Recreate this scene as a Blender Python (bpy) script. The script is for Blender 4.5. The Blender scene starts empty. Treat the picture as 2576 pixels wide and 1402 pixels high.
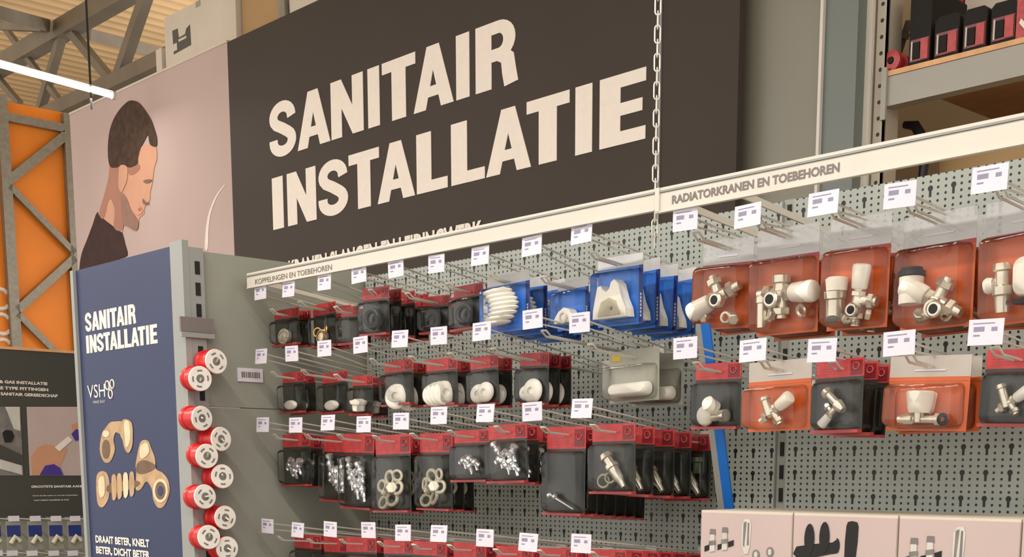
import bpy, math, random
from mathutils import Vector, Matrix
random.seed(7)
S = bpy.context.scene
COL = S.collection
PI = math.pi

# ------------------------------------------------------------------ camera
CX, CY, F = 1330., 1692., 3200.          # principal point and focal length in the 2576x1402 frame
TH = math.atan(512/3200.); EYE = 1.62
A0 = math.atan(3080/(F/math.cos(TH)))
fx, fy = -math.cos(A0), math.sin(A0)
FV = Vector((fx*math.cos(TH), fy*math.cos(TH), -math.sin(TH)))
RV = Vector((fy, -fx, 0))
UV = Vector((fx*math.sin(TH), fy*math.sin(TH), math.cos(TH)))
cd = bpy.data.cameras.new('camera'); cam = bpy.data.objects.new('camera', cd); COL.objects.link(cam)
m = Matrix((RV, UV, -FV)).transposed().to_4x4(); m.translation = (0, 0, EYE)
cam.matrix_world = m
cd.sensor_fit = 'HORIZONTAL'; cd.sensor_width = 36; cd.lens = F/2576*36
cd.shift_x = (1288-CX)/2576; cd.shift_y = (CY-701)/2576
cd.clip_start = .05; cd.clip_end = 200
S.camera = cam
# ------------------------------------------------------------------ world, lamps, exposure
S.view_settings.view_transform = 'Standard'; S.view_settings.look = 'None'
S.view_settings.exposure = 0.22; S.view_settings.gamma = 1
S.cycles.transparent_max_bounces = 40
S.cycles.max_bounces = 8
w = bpy.data.worlds.new('world'); S.world = w; w.use_nodes = True
w.node_tree.nodes['Background'].inputs[0].default_value = (1, .95, .89, 1)
w.node_tree.nodes['Background'].inputs[1].default_value = 1.3
def lamp(loc, sx, sy, power, rz=0, color=(1, .955, .89), tilt=0):
    l = bpy.data.lights.new('lamp_light', 'AREA'); l.shape = 'RECTANGLE'; l.size = sx; l.size_y = sy
    l.energy = power; l.color = color
    o = bpy.data.objects.new('lamp_light', l); COL.objects.link(o); o.location = loc; o.rotation_euler = (tilt, 0, rz)
    return o
LED_FIX = [(-4.6, -.35, 4.1, 3.0, 0), (-1.2, -.35, 4.1, 3.0, 0), (2.2, -.35, 4.1, 3.0, 0), (-7.9, -.35, 4.1, 3.0, 0)]
for (x, y, z, L, r) in LED_FIX:
    lamp((x, y, z-.05), L, .09, 62, r)

HALL_FILL = [(-12., .6, 4.6, 4.0, PI/2), (-8.5, 9.0, 5.4, 5.0, 0), (-15., 11.5, 5.4, 5.0, 0), (-19., 2.5, 4.8, 4.0, PI/2)]  # unseen fill lamps, added to brighten the roof and orange racking
for i, (x, y, z, L, r) in enumerate(HALL_FILL):
    lamp((x, y, z-.05), L, .12, (60, 160, 160, 120)[i], r)
    if i < 4: lamp((x, y, z+.08), L, .12, (150, 170, 170, 150)[i], r, tilt=PI)  # added upward fill onto the ceiling sheet
# ------------------------------------------------------------------ pixel -> place helpers
def ray(x, y): return FV + RV*((x-CX)/F) - UV*((y-CY)/F)
def PY(x, y, D):
    d = ray(x, y); t = D/d.y; return Vector((d.x*t, D, EYE+d.z*t))
def PX(x, y, X):
    d = ray(x, y); t = X/d.x; return Vector((X, d.y*t, EYE+d.z*t))
def colx(x):                              # tan of the column's heading: X = colx * Y
    d = ray(x, 1180); return d.x/d.y

# ------------------------------------------------------------------ materials
def lin(c):
    return tuple(((v/255)/12.92 if v/255 <= .04045 else ((v/255+.055)/1.055)**2.4) for v in c)
def mat(name, rgb, rough=.5, metal=0, var=.06, scale=30, spec=.5, emit=None, es=0):
    m = bpy.data.materials.new(name); m.use_nodes = True; n = m.node_tree.nodes; l = m.node_tree.links
    b = n['Principled BSDF']; c = lin(rgb)
    b.inputs['Roughness'].default_value = rough; b.inputs['Metallic'].default_value = metal
    b.inputs['Specular IOR Level'].default_value = spec
    t = n.new('ShaderNodeTexNoise'); t.inputs['Scale'].default_value = scale
    tc = n.new('ShaderNodeTexCoord'); l.new(tc.outputs['Object'], t.inputs['Vector'])
    r = n.new('ShaderNodeValToRGB'); l.new(t.outputs['Fac'], r.inputs[0])
    r.color_ramp.elements[0].position = .3; r.color_ramp.elements[1].position = .7
    r.color_ramp.elements[0].color = tuple(v*(1-var) for v in c)+(1,)
    r.color_ramp.elements[1].color = tuple(min(1, v*(1+var)) for v in c)+(1,)
    l.new(r.outputs[0], b.inputs['Base Color'])
    if emit:
        b.inputs['Emission Color'].default_value = emit+(1,); b.inputs['Emission Strength'].default_value = es
    return m
def clear(name, tint=(1, 1, 1), base=.015, rough=.08, milk=0, milkcol=(235, 235, 235)):
    m = bpy.data.materials.new(name); m.use_nodes = True; n = m.node_tree.nodes; l = m.node_tree.links
    n.remove(n['Principled BSDF']); out = n['Material Output']
    tr = n.new('ShaderNodeBsdfTransparent'); tr.inputs[0].default_value = tint+(1,)
    g = n.new('ShaderNodeBsdfGlossy'); g.inputs['Roughness'].default_value = rough
    fr = n.new('ShaderNodeFresnel'); fr.inputs[0].default_value = 1.27
    no = n.new('ShaderNodeTexNoise'); no.inputs['Scale'].default_value = 40
    tc = n.new('ShaderNodeTexCoord'); l.new(tc.outputs['Object'], no.inputs['Vector'])
    bp = n.new('ShaderNodeBump'); bp.inputs['Strength'].default_value = .15; bp.inputs['Distance'].default_value = .01
    l.new(no.outputs['Fac'], bp.inputs['Height']); l.new(bp.outputs[0], g.inputs['Normal'])
    a = n.new('ShaderNodeMath'); a.operation = 'ADD'; a.inputs[1].default_value = base; l.new(fr.outputs[0], a.inputs[0]); a.use_clamp = True
    mx = n.new('ShaderNodeMixShader'); l.new(a.outputs[0], mx.inputs[0]); l.new(tr.outputs[0], mx.inputs[1]); l.new(g.outputs[0], mx.inputs[2])
    res = mx
    if milk:
        d = n.new('ShaderNodeBsdfDiffuse'); d.inputs[0].default_value = lin(milkcol)+(1,)
        m2 = n.new('ShaderNodeMixShader'); m2.inputs[0].default_value = milk
        l.new(mx.outputs[0], m2.inputs[1]); l.new(d.outputs[0], m2.inputs[2]); res = m2
    l.new(res.outputs[0], out.inputs['Surface'])
    return m
class NG:                                  # tiny math-node helper
    def __init__(s, m): s.n = m.node_tree.nodes; s.l = m.node_tree.links
    def mth(s, op, a, b=None):
        k = s.n.new('ShaderNodeMath'); k.operation = op
        for i, v in enumerate((a, b)):
            if v is None: continue
            if isinstance(v, (int, float)): k.inputs[i].default_value = v
            else: s.l.new(v, k.inputs[i])
        return k.outputs[0]
def perforated(name, rgb, x0, z0, dots=None, keys=None, hole=(22, 24, 22), axis='X'):
    m = mat(name, rgb, .45, 0, .05, 3); g = NG(m); b = m.node_tree.nodes['Principled BSDF']
    src = b.inputs['Base Color'].links[0].from_socket
    tc = g.n.new('ShaderNodeTexCoord'); sp = g.n.new('ShaderNodeSeparateXYZ'); g.l.new(tc.outputs['Object'], sp.inputs[0])
    X, Z = sp.outputs[axis], sp.outputs['Z']
    def cell(v, o, p): return g.mth('MULTIPLY', g.mth('SUBTRACT', g.mth('FRACT', g.mth('DIVIDE', g.mth('SUBTRACT', v, o), p)), .5), p)
    fac = None
    if dots:
        px, pz, r = dots
        u, v = cell(X, x0+px/2, px), cell(Z, z0+pz/2, pz)
        d = g.mth('SQRT', g.mth('ADD', g.mth('MULTIPLY', u, u), g.mth('MULTIPLY', v, v)))
        fac = g.mth('LESS_THAN', d, r)
    if keys:
        px, pz, r, sw, sl = keys
        u, v = cell(X, x0+px/2, px), cell(Z, z0+pz/2, pz)
        d = g.mth('SQRT', g.mth('ADD', g.mth('MULTIPLY', u, u), g.mth('MULTIPLY', v, v)))
        head = g.mth('LESS_THAN', d, r)
        slot = g.mth('MULTIPLY', g.mth('LESS_THAN', g.mth('ABSOLUTE', u), sw),
                     g.mth('MULTIPLY', g.mth('LESS_THAN', v, 0), g.mth('GREATER_THAN', v, -sl)))
        k = g.mth('MAXIMUM', head, slot); fac = g.mth('MAXIMUM', fac, k) if fac else k
    mx = g.n.new('ShaderNodeMix'); mx.data_type = 'RGBA'
    g.l.new(fac, mx.inputs[0]); g.l.new(src, mx.inputs[6]); mx.inputs[7].default_value = lin(hole)+(1,)
    g.l.new(mx.outputs[2], b.inputs['Base Color'])
    return m
M = dict(
    banner=mat('banner_dark', (66, 58, 52), .6, 0, .05, 2, .2), letter=mat('letter_white', (238, 228, 216), .5, 0, .02),
    pink=mat('poster_pink', (192, 170, 164), .7, 0, .03, 2, .2), fascia=mat('fascia_white', (212, 205, 192), .35, 0, .03, 8),
    rail=mat('rail_grey', (150, 150, 144), .4, 0, .03), metal=mat('grey_paint', (148, 149, 138), .42, 0, .04, 6),
    post=mat('post_grey', (150, 152, 148), .4, 0, .04, 6), wire=mat('zinc_wire', (214, 210, 200), .3, .35, .04),
    dark=mat('dark_slot', (20, 20, 18), .7), print=mat('grey_print', (120, 112, 108), .6),
    tag=mat('tag_paper', (218, 212, 222), .4, 0, .02), tagp=mat('tag_print', (140, 136, 160), .6),
    red=mat('red_header', (176, 54, 54), .35, 0, .22, 60), dred=mat('dark_red', (112, 34, 38), .3), lip=mat('red_lip', (170, 60, 58), .3),
    card=mat('charcoal_card', (45, 46, 41), .3, 0, .2, 25), blue=mat('blue_card', (52, 122, 220), .3, 0, .15, 18),
    navy=mat('navy_print', (34, 50, 120), .3), hgrey=mat('header_grey', (182, 174, 164), .4, 0, .05, 30), orange=mat('orange_card', (196, 92, 42), .3, 0, .12, 14),
    lite=mat('light_header', (205, 205, 205), .35, 0, .05, 40), greyc=mat('grey_card', (150, 148, 134), .35, 0, .06, 20),
    yellow=mat('yellow_sticker', (190, 165, 30), .4), white=mat('white_plastic', (245, 240, 226), .3, 0, .03),
    cream=mat('cream_rubber', (205, 198, 172), .5), nickel=mat('nickel', (218, 210, 192), .25, .75, .1, 40),
    brass=mat('brass', (205, 165, 95), .28, .85, .12, 60), chrome=mat('chrome', (228, 230, 230), .16, .8, .03),
    black=mat('black_rubber', (30, 30, 32), .5), orack=mat('orange_panel', (244, 140, 20), .5, 0, .06, 1.2),
    steel=mat('galvanised', (140, 136, 124), .45, .4, .12, 20), truss=mat('truss_paint', (120, 112, 98), .6, 0, .1, 3),
    ceil=mat('ceiling_sheet', (206, 174, 128), .6, 0, .08, .8), floor=mat('floor_concrete', (150, 146, 138), .4, 0, .08, 1.5),
    wallm=mat('wall_plaster', (176, 158, 128), .8, 0, .05, 1), navyp=mat('navy_panel', (42, 52, 88), .5, 0, .06, 3),
    head=mat('header_dark', (66, 66, 60), .4, 0, .04, 3), roll=mat('tape_red', (206, 38, 40), .3), rollw=mat('tape_white', (238, 232, 222), .35),
    wood=mat('board_edge', (222, 170, 120), .6, 0, .1, 20), beam=mat('beam_grey', (160, 156, 146), .4, 0, .05, 4),
    brown=mat('carton_brown', (176, 142, 96), .7, 0, .08, 3), caseb=mat('case_black', (32, 29, 25), .6, spec=.2), cart=mat('carton_white', (208, 198, 182), .6, 0, .04, 4),
    grp=mat('panel_olive', (126, 122, 108), .4, 0, .04, 2), grb=mat('panel_blue_grey', (104, 112, 106), .4, 0, .05, 2),
    cyan=mat('strip_blue', (22, 108, 200), .35), green=mat('pack_green', (96, 108, 84), .4),
    skin=mat('print_skin', (204, 148, 116), .5, 0, .05, 8), skind=mat('print_skin_shade', (164, 104, 78), .5, 0, .05, 8),
    hair=mat('print_hair', (74, 56, 46), .7, 0, .25, 25, .15), shirt=mat('print_shirt', (66, 46, 44), .7, 0, .15, 10, .15), beard=mat('print_beard', (138, 96, 76), .5, 0, .1, 30),
    lips=mat('print_lips', (170, 96, 84), .5), brow=mat('print_brow', (120, 76, 56), .5), wline=mat('print_white', (232, 218, 212), .5),
    led=mat('led_tube', (255, 250, 235), .5, emit=(1, .97, .88), es=5), lav=mat('print_lavender', (190, 170, 164), .5, 0, .03, 6),
    pgold=mat('print_gold', (186, 152, 112), .5, 0, .2, 30), pgoldd=mat('print_bronze', (112, 84, 60), .5, 0, .2, 30),
    pgoldl=mat('print_gold_light', (226, 205, 170), .5, 0, .1, 30),
    purple=mat('print_purple', (70, 50, 140), .5), lgrey=mat('print_lightgrey', (200, 196, 188), .5, 0, .1, 20), gprint=mat('print_grey', (120, 116, 110), .5, 0, .2, 30),
    clear=clear('blister_clear'), milky=clear('header_clear', (1, 1, 1), .06, .15, .48, (215, 215, 215)),
    pinkclear=clear('blister_pink', (1, .985, .97), .02, .12),
)
# left bay board starts at X=-2.634, right bay at X=-1.38
M['pegL'] = perforated('perforated_left', (156, 162, 154), -1.404, 1.653, (.0137, .01033, .0022), (.0411, .0413, .0046, .0023, .0135))
M['pegR'] = perforated('perforated_right', (156, 162, 154), -1.352, 1.655, (.01347, .01028, .0022), (.0404, .0411, .0046, .0023, .0135))
M['rackup'] = perforated('rack_upright', (168, 158, 140), -2.43, 2.0, (.046, .05, .0068))

# ------------------------------------------------------------------ mesh builder
class MB:
    def __init__(s): s.v = []; s.f = []
    def add(s, vs, fs):
        k = len(s.v); s.v += [tuple(v) for v in vs]; s.f += [tuple(i+k for i in f) for f in fs]; return s
    def box(s, a, b):
        x0, y0, z0 = a; x1, y1, z1 = b
        return s.add([(x0,y0,z0),(x1,y0,z0),(x1,y1,z0),(x0,y1,z0),(x0,y0,z1),(x1,y0,z1),(x1,y1,z1),(x0,y1,z1)],
                     [(0,3,2,1),(4,5,6,7),(0,1,5,4),(1,2,6,5),(2,3,7,6),(3,0,4,7)])
    def frame(s, d):
        d = d.normalized(); u = d.cross(Vector((0, 0, 1)) if abs(d.z) < .9 else Vector((0, 1, 0))).normalized(); return u, d.cross(u)
    def tube(s, pts, r, seg=8, cap=True):
        pts = [Vector(p) for p in pts]; rs = r if isinstance(r, (list, tuple)) else [r]*len(pts)
        u0 = None; rings = []
        for i, p in enumerate(pts):
            d = (pts[min(i+1, len(pts)-1)]-pts[max(i-1, 0)])
            if d.length < 1e-9: d = pts[-1]-pts[0]
            d.normalize()
            if u0 is None: u0 = s.frame(d)[0]
            u = (u0-d*u0.dot(d)).normalized(); u0 = u; v = d.cross(u)
            rings.append([p+u*math.cos(2*PI*k/seg)*rs[i]+v*math.sin(2*PI*k/seg)*rs[i] for k in range(seg)])
        vs = [q for r_ in rings for q in r_]; fs = []
        for i in range(len(rings)-1):
            for k in range(seg):
                a, b = i*seg+k, i*seg+(k+1) % seg; fs.append((a, b, b+seg, a+seg))
        if cap: fs.append(tuple(range(seg))[::-1]); fs.append(tuple((len(rings)-1)*seg+k for k in range(seg)))
        return s.add(vs, fs)
    def lathe(s, o, d, prof, seg=20, ang0=0):      # prof: (along, radius)
        o = Vector(o); d = Vector(d).normalized(); u, v = s.frame(d)
        vs = []; fs = []
        for (t, r) in prof:
            for k in range(seg):
                a = ang0+2*PI*k/seg; vs.append(o+d*t+u*math.cos(a)*r+v*math.sin(a)*r)
        for i in range(len(prof)-1):
            for k in range(seg):
                a, b = i*seg+k, i*seg+(k+1) % seg; fs.append((a, b, b+seg, a+seg))
        fs.append(tuple(range(seg))[::-1]); fs.append(tuple((len(prof)-1)*seg+k for k in range(seg)))
        return s.add(vs, fs)
    def ringt(s, c, n, R, r, seg=20, sg=8):
        c = Vector(c); n = Vector(n).normalized(); u, v = s.frame(n); vs = []; fs = []
        for i in range(seg):
            a = 2*PI*i/seg; e = u*math.cos(a)+v*math.sin(a)
            for k in range(sg):
                b = 2*PI*k/sg; vs.append(c+e*(R+r*math.cos(b))+n*r*math.sin(b))
        for i in range(seg):
            for k in range(sg):
                fs.append((i*sg+k, ((i+1) % seg)*sg+k, ((i+1) % seg)*sg+(k+1) % sg, i*sg+(k+1) % sg))
        return s.add(vs, fs)
    def ball(s, c, r, sx=1, sy=1, sz=1, seg=14, rg=8):
        vs = []; fs = []; c = Vector(c)
        for i in range(rg+1):
            th = PI*i/rg
            for k in range(seg):
                a = 2*PI*k/seg; vs.append(c+Vector((r*sx*math.sin(th)*math.cos(a), r*sy*math.sin(th)*math.sin(a), r*sz*math.cos(th))))
        for i in range(rg):
            for k in range(seg): a, b = i*seg+k, i*seg+(k+1) % seg; fs.append((a, a+seg, b+seg, b))
        return s.add(vs, fs)
    def prism(s, poly, off):                # planar polygon (3D points) pushed by off
        n = len(poly); off = Vector(off); p = [Vector(q) for q in poly]
        return s.add(p+[q+off for q in p], [tuple(range(n)), tuple(range(2*n-1, n-1, -1))]+[(i, i+n, (i+1) % n+n, (i+1) % n) for i in range(n)])
    def xz(s, poly, y, t=.001):             # polygon in the X-Z plane, thickness t towards +Y
        return s.prism([(a, y, b) for a, b in poly], (0, t, 0))
    def shell(s, w, zt, zb, d, y0=0, rc=.008, n=5):   # rounded blister bubble, opening at y0, bulging to y0-d
        def ring(y, ins):
            ins = min(ins, (zt-zb)*.22); a, b, c, e = -w/2+ins, w/2-ins, zb+ins, zt-ins; r = min(max(.002, rc-ins*.3), (e-c)*.48); o = []
            for (cx, cz, a0) in ((b-r, e-r, 0), (a+r, e-r, 90), (a+r, c+r, 180), (b-r, c+r, 270)):
                for i in range(n):
                    t = math.radians(a0+90*i/(n-1)); o.append((cx+r*math.cos(t), y, cz+r*math.sin(t)))
            return o
        R = [ring(y0, 0), ring(y0-d*.75, .002), ring(y0-d*.93, .004), ring(y0-d, .009)]
        L = len(R[0]); fs = []
        for i in range(3):
            for k in range(L): a, b = i*L+k, i*L+(k+1) % L; fs.append((a, b, b+L, a+L))
        fs.append(tuple(3*L+k for k in range(L)))
        return s.add([q for r in R for q in r], fs)
    def build(s, name, m, parent=None, smooth=False, loc=None):
        me = bpy.data.meshes.new(name); me.from_pydata(s.v, [], s.f); me.update()
        me.materials.append(M[m] if isinstance(m, str) else m)
        if smooth:
            me.polygons.foreach_set('use_smooth', [True]*len(me.polygons))
            try: me.set_sharp_from_angle(angle=math.radians(40))
            except Exception: pass
        o = bpy.data.objects.new(name, me); COL.objects.link(o)
        if parent: o.parent = parent
        if loc is not None: o.location = loc
        return o
def tag(o, label=None, cat=None, group=None, kind=None):
    if label: o['label'] = label
    if cat: o['category'] = cat
    if group: o['group'] = group
    if kind: o['kind'] = kind
    return o
def empty(name, loc, rot=(0, 0, 0)):
    o = bpy.data.objects.new(name, None); COL.objects.link(o); o.location = loc; o.rotation_euler = rot; o.empty_display_size = .05
    return o
KIDS = {}
def copy_tree(o, parent=None):
    c = o.copy(); COL.objects.link(c)
    if parent: c.parent = parent
    for ch in list(o.children): copy_tree(ch, c)
    return c
def text_mb(body, x0, x1, z0, z1, y, t=.001, bold=.02):
    cu = bpy.data.curves.new('txt', 'FONT'); cu.body = body; cu.offset = bold; cu.resolution_u = 3; cu.fill_mode = 'FRONT'
    to = bpy.data.objects.new('txt', cu); COL.objects.link(to)
    me = bpy.data.meshes.new_from_object(to.evaluated_get(bpy.context.evaluated_depsgraph_get()))
    vs = [v.co.copy() for v in me.vertices]; fs = [tuple(p.vertices) for p in me.polygons]
    bpy.data.objects.remove(to); bpy.data.curves.remove(cu); bpy.data.meshes.remove(me)
    ax, bx = min(v.x for v in vs), max(v.x for v in vs); az, bz = min(v.y for v in vs), max(v.y for v in vs)
    mb = MB()
    mb.add([(x0+(v.x-ax)/(bx-ax)*(x1-x0), y, z0+(v.y-az)/(bz-az)*(z1-z0)) for v in vs], fs)
    return mb
# heavy display capitals, unit height
def strip(path, wd):
    out = []; n = len(path)
    for i, (x, z) in enumerate(path):
        a = path[max(i-1, 0)]; b = path[min(i+1, n-1)]; dx, dz = b[0]-a[0], b[1]-a[1]; L = math.hypot(dx, dz) or 1
        out.append(((x-dz/L*wd/2, z+dx/L*wd/2), (x+dz/L*wd/2, z-dx/L*wd/2)))
    return [[out[i][0], out[i][1], out[i+1][1], out[i+1][0]] for i in range(n-1)]
def arc(cx, cz, rx, rz, a0, a1, n=12): return [(cx+rx*math.cos(math.radians(a0+(a1-a0)*i/n)), cz+rz*math.sin(math.radians(a0+(a1-a0)*i/n))) for i in range(n+1)]
def rc(a, b, c, d): return [(a, b), (c, b), (c, d), (a, d)]
sw = .26; hb = .19
GL = {
 'I': (.26, [rc(0, 0, .26, 1)]),
 'T': (.62, [rc(.18, 0, .44, .9), rc(0, 1-hb, .62, 1)]),
 'L': (.54, [rc(0, 0, sw, 1), rc(0, 0, .54, hb)]),
 'E': (.57, [rc(0, 0, sw, 1), rc(0, 0, .57, hb), rc(0, .41, .53, .59), rc(0, 1-hb, .57, 1)]),
 'N': (.68, [rc(0, 0, .225, 1), rc(.455, 0, .68, 1), [(.0, 1), (.225, 1), (.68, 0), (.455, 0)]]),
 'A': (.76, [[(0, 0), (.235, 0), (.47, 1), (.265, 1)], [(.76, 0), (.525, 0), (.29, 1), (.495, 1)], rc(.19, .19, .57, .36)]),
 'R': (.68, [rc(0, 0, sw, 1)]+strip([(.1, .905), (.34, .905)]+arc(.38, .7, .17, .205, 90, -90)+[(.1, .495)], .19)
       + strip([(.4, .5), (.52, .4), (.545, .2), (.58, 0)], .22)),
 'S': (.66, strip([(.555, .69)]+arc(.33, .73, .215, .185, 0, 200, 14)+[(.18, .6), (.33, .515), (.47, .42)]+arc(.33, .28, .225, .185, 30, -180, 16)+[(.105, .33)], .2)),
}
def glyphs(body, x0, x1, z0, z1, y, t=.002, sp=.038, cols=None):
    polys = []; x = 0
    if cols:                              # measured left and right edge of each letter, as fractions of the line
        for ch, (a0, a1) in zip(body, cols):
            wd, ps = GL[ch]
            for p in ps: polys.append([(a0+a/wd*(a1-a0), b) for a, b in p])
        x = 1+sp
    else:
        for ch in body:
            wd, ps = GL[ch]
            for p in ps: polys.append([(x+a, b) for a, b in p])
            x += wd+sp
    tot = x-sp; mb = MB()
    for i, p in enumerate(polys):
        mb.xz([(x0+a/tot*(x1-x0), z0+b*(z1-z0)) for a, b in p], y-t-(i % 24)*1e-5*(t/.001)*.8, t)
    return mb
def struct(name, mb, m, **k): return tag(mb.build(name, m, **k), kind='structure')

# ================================================================== setting
struct('floor', MB().box((-34, -8, -.1), (8, 22, 0)), 'floor')
cm = MB(); px = .28; n = int(42/px)
prof = []
for i in range(n): prof += [(-34+i*px, 8.35), (-34+i*px+.10, 8.35), (-34+i*px+.13, 8.41), (-34+i*px+.25, 8.41)]
vs = [(x, -8, z) for x, z in prof]+[(x, 22, z) for x, z in prof]; N = len(prof)
cm.add(vs, [(i, i+1, i+1+N, i+N) for i in range(N-1)])
struct('ceiling', cm, 'ceil')
struct('wall_left', MB().box((-34.2, -8, 0), (-34, 22, 8.35)), 'wallm')
struct('wall_back', MB().box((-6.0, 5.6, 0), (8, 5.75, 8.35)), 'wallm')
# olive and blue-grey wall panels beside the banner, and pale joint trims
pz0, pz1 = .3, 4.4
xa, xb, xc, xd, xe = (PY(v, 300, 3.78).x for v in (1845, 2061, 2068, 2149, 2172))
struct('wall_panel_olive', MB().box((xa, 3.78, pz0), (xb, 3.84, pz1)), 'grp').name = 'wall_right'
struct('wall_centre', MB().box((xc, 3.78, pz0), (xd, 3.84, pz1)), 'grb')
struct('trim_1', MB().box((xb, 3.765, pz0), (xc, 3.84, pz1)), 'fascia')
struct('trim_2', MB().box((xd, 3.83, pz0), (xe-.012, 3.845, pz1)), 'fascia')

# roof truss and purlins
DT = 7.4
def bar(mb, a, b, t, h=None):
    a, b = Vector(a), Vector(b); d = (b-a).normalized(); u = d.cross(Vector((0, 1, 0))).normalized()
    h = h or t; vv = Vector((0, 1, 0)); q = []
    for p in (a, b):
        for sx, sy in ((-1, -1), (1, -1), (1, 1), (-1, 1)): q.append(p+u*sx*t/2+vv*sy*h/2)
    return mb.add(q, [(0, 3, 2, 1), (4, 5, 6, 7), (0, 1, 5, 4), (1, 2, 6, 5), (2, 3, 7, 6), (3, 0, 4, 7)])
ztop = PY(174, 66, DT).z; zbot = PY(277, 215, DT).z
tr = tag(empty('roof_truss', (-14, DT, zbot)), 'brown-grey steel lattice truss spanning under the corrugated roof', 'roof truss')
def tpart(name, mb): 
    o = mb.build(name, 'truss'); o.parent = tr; o.matrix_parent_inverse = Matrix.Translation((14, -DT, -zbot)); return o
tpart('top_chord', bar(MB(), (-26, DT, ztop), (2, DT, ztop), .2, .2))
tpart('bottom_chord', bar(MB(), (-26, DT, zbot), (2, DT, zbot), .16, .18))
for (a, b, t) in (((5, 60), (170, 280), .07), ((157, 85), (103, 270), .1), ((178, 80), (278, 200), .1), ((368, -10), (297, 200), .12), ((-70, 120), (50, 262), .08), ((500, -130), (640, -20), .1)):
    tpart('web_member', bar(MB(), PY(*a, DT), PY(*b, DT), t))
for i, (a, b, y1) in enumerate((((-40, 22), (112, 62), 6.5), ((215, 84), (388, 130), 10))):
    p, q = PY(*a, 5.8 if i == 0 else 7.8), PY(*b, 7.2 if i == 0 else 9.3)
    lab = ('dark steel purlin meeting the truss top chord at the left', 'steel purlin running under the roof behind the right half of the truss')[i]
    X = (p.x+q.x)/2; zz = max(min((p.z+q.z)/2, 7.4), 7.0)
    mb = MB(); bar(mb, p, q, .14)
    tag(mb.build('roof_purlin', 'truss'), lab, 'roof beam')
bk = MB(); bar(bk, PY(0, 66, 7.2), PY(110, 70, 7.25), .09)
tag(bk.build('roof_brace', 'truss'), 'thin dark brace running level into the truss node at far left', 'roof beam')

# LED light over the left aisle with its cable
La, Lb = PX(-60, 150, -7), PX(283, 241, -7); Lb.z = La.z = (La.z+Lb.z)/2+.0; 
La = PX(-60, 146, -7); Lb = PX(282, 240, -7)
lt = tag(empty('led_light', La), 'glowing white LED tube hanging above the orange racking and the poster edge', 'ceiling light')
def rel(mb, name, m, par, **k):
    o = mb.build(name, m, **k); o.parent = par; o.matrix_parent_inverse = Matrix.Translation(par.location).inverted(); return o
d = (Lb-La).normalized()
rel(MB().tube([La, Lb], .016, 12), 'light_tube', 'led', lt, smooth=True)
up = Vector((0, 0, .022)); rel(bar(MB(), La+up, Lb+up, .012, .05), 'housing', 'fascia', lt)
rel(MB().tube([Lb, Lb+d*.02], .02, 10), 'end_cap', 'fascia', lt)
cx = PX(228, 226, -7); rel(MB().tube([(cx.x, cx.y, cx.z-.1), (cx.x, cx.y, 8.3)], .006, 6), 'cable', 'dark', lt)
lamp((La+Lb)/2-Vector((0, 0, .06)), .05, (Lb-La).length, 3)
# the lamps over the gondola aisle (out of frame above)
for i, (x, y, z, L, r) in enumerate(LED_FIX):
    o = tag(empty('led_light', (x, y, z)), 'long LED light fitting over the display aisle, number %s along it' % ('two', 'three', 'four', 'one')[i], 'ceiling light')
    MB().box((-L/2, -.06, -.02), (L/2, .06, .05)).build('housing', 'fascia', o)
    MB().box((-L/2+.02, -.045, -.03), (L/2-.02, .045, -.021)).build('light_tube', 'led', o)
    for s in (-1, 1): MB().tube([(s*L/2*.8, 0, .05), (s*L/2*.8, 0, 8.34-z)], .005, 6).build('cable', 'dark', o)

for i, (x, y, z, L, r) in enumerate(HALL_FILL):  # housings, tubes and cables modelled for the added fill lamps
    o = tag(empty('led_light', (x, y, z), (0, 0, r)), 'LED light fitting hanging in the hall %s' % ('left of the poster, out of the frame', 'behind the banner wall', 'beyond the orange racking', 'at the far left side')[i], 'ceiling light')
    MB().box((-L/2, -.06, -.02), (L/2, .06, .05)).build('housing', 'fascia', o)
    MB().box((-L/2+.02, -.045, -.03), (L/2-.02, .045, -.021)).build('light_tube', 'led', o)
    for s in (-1, 1): MB().tube([(s*L/2*.8, 0, .05), (s*L/2*.8, 0, 8.34-z)], .006, 6).build('cable', 'dark', o)
# ================================================================== orange racking far left
XO = -15.
o1, o2 = PX(-2, 252, XO), PX(181, 285, XO)
orr = tag(empty('orange_racking', (XO, o1.y, 0)), 'tall pallet racking end with orange panel behind grey zigzag frame', 'pallet racking')
ozt = PX(100, 270, XO).z
rel(MB().box((XO-.06, o1.y+.02, 0), (XO-.03, o2.y+.02, ozt)), 'orange_panel', 'orack', orr)
rel(MB().box((XO-.06, o1.y-1.4, 0), (XO-.03, o1.y+.015, ozt-.25)), 'orange_panel', 'orack', orr)
for yy in (PX(22, 600, XO).y, PX(184, 600, XO).y):
    rel(MB().box((XO-.05, yy-.06, 0), (XO+.06, yy+.055, ozt+(.05 if yy < 6.6 else -.02))), 'upright', 'steel', orr)
yA, yB = PX(28, 600, XO).y, PX(182, 600, XO).y
def zx(x, y): return PX(x, y, XO).z
zz = [(yA, zx(10, 295), yB, zx(175, 328), .09), (yB, zx(175, 338), yA, zx(18, 455), .10), (yA, zx(22, 470), yB, zx(188, 638), .07), (yB, zx(192, 650), yA, zx(36, 782), .09), (yA, zx(38, 790), yB, zx(190, 950), .07)]
for (ya, za, yb, zb, t) in zz:
    mb = MB(); a, b = Vector((XO+.03, ya, za)), Vector((XO+.03, yb, zb)); dd = (b-a).normalized(); u = dd.cross(Vector((1, 0, 0))); q = []
    for p in (a, b):
        for s1, s2 in ((-1, -1), (1, -1), (1, 1), (-1, 1)): q.append(p+u*s1*t/2+Vector((1, 0, 0))*s2*.03)
    mb.add(q, [(0, 3, 2, 1), (4, 5, 6, 7), (0, 1, 5, 4), (1, 2, 6, 5), (2, 3, 7, 6), (3, 0, 4, 7)])
    rel(mb, 'brace', 'steel', orr)
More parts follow.
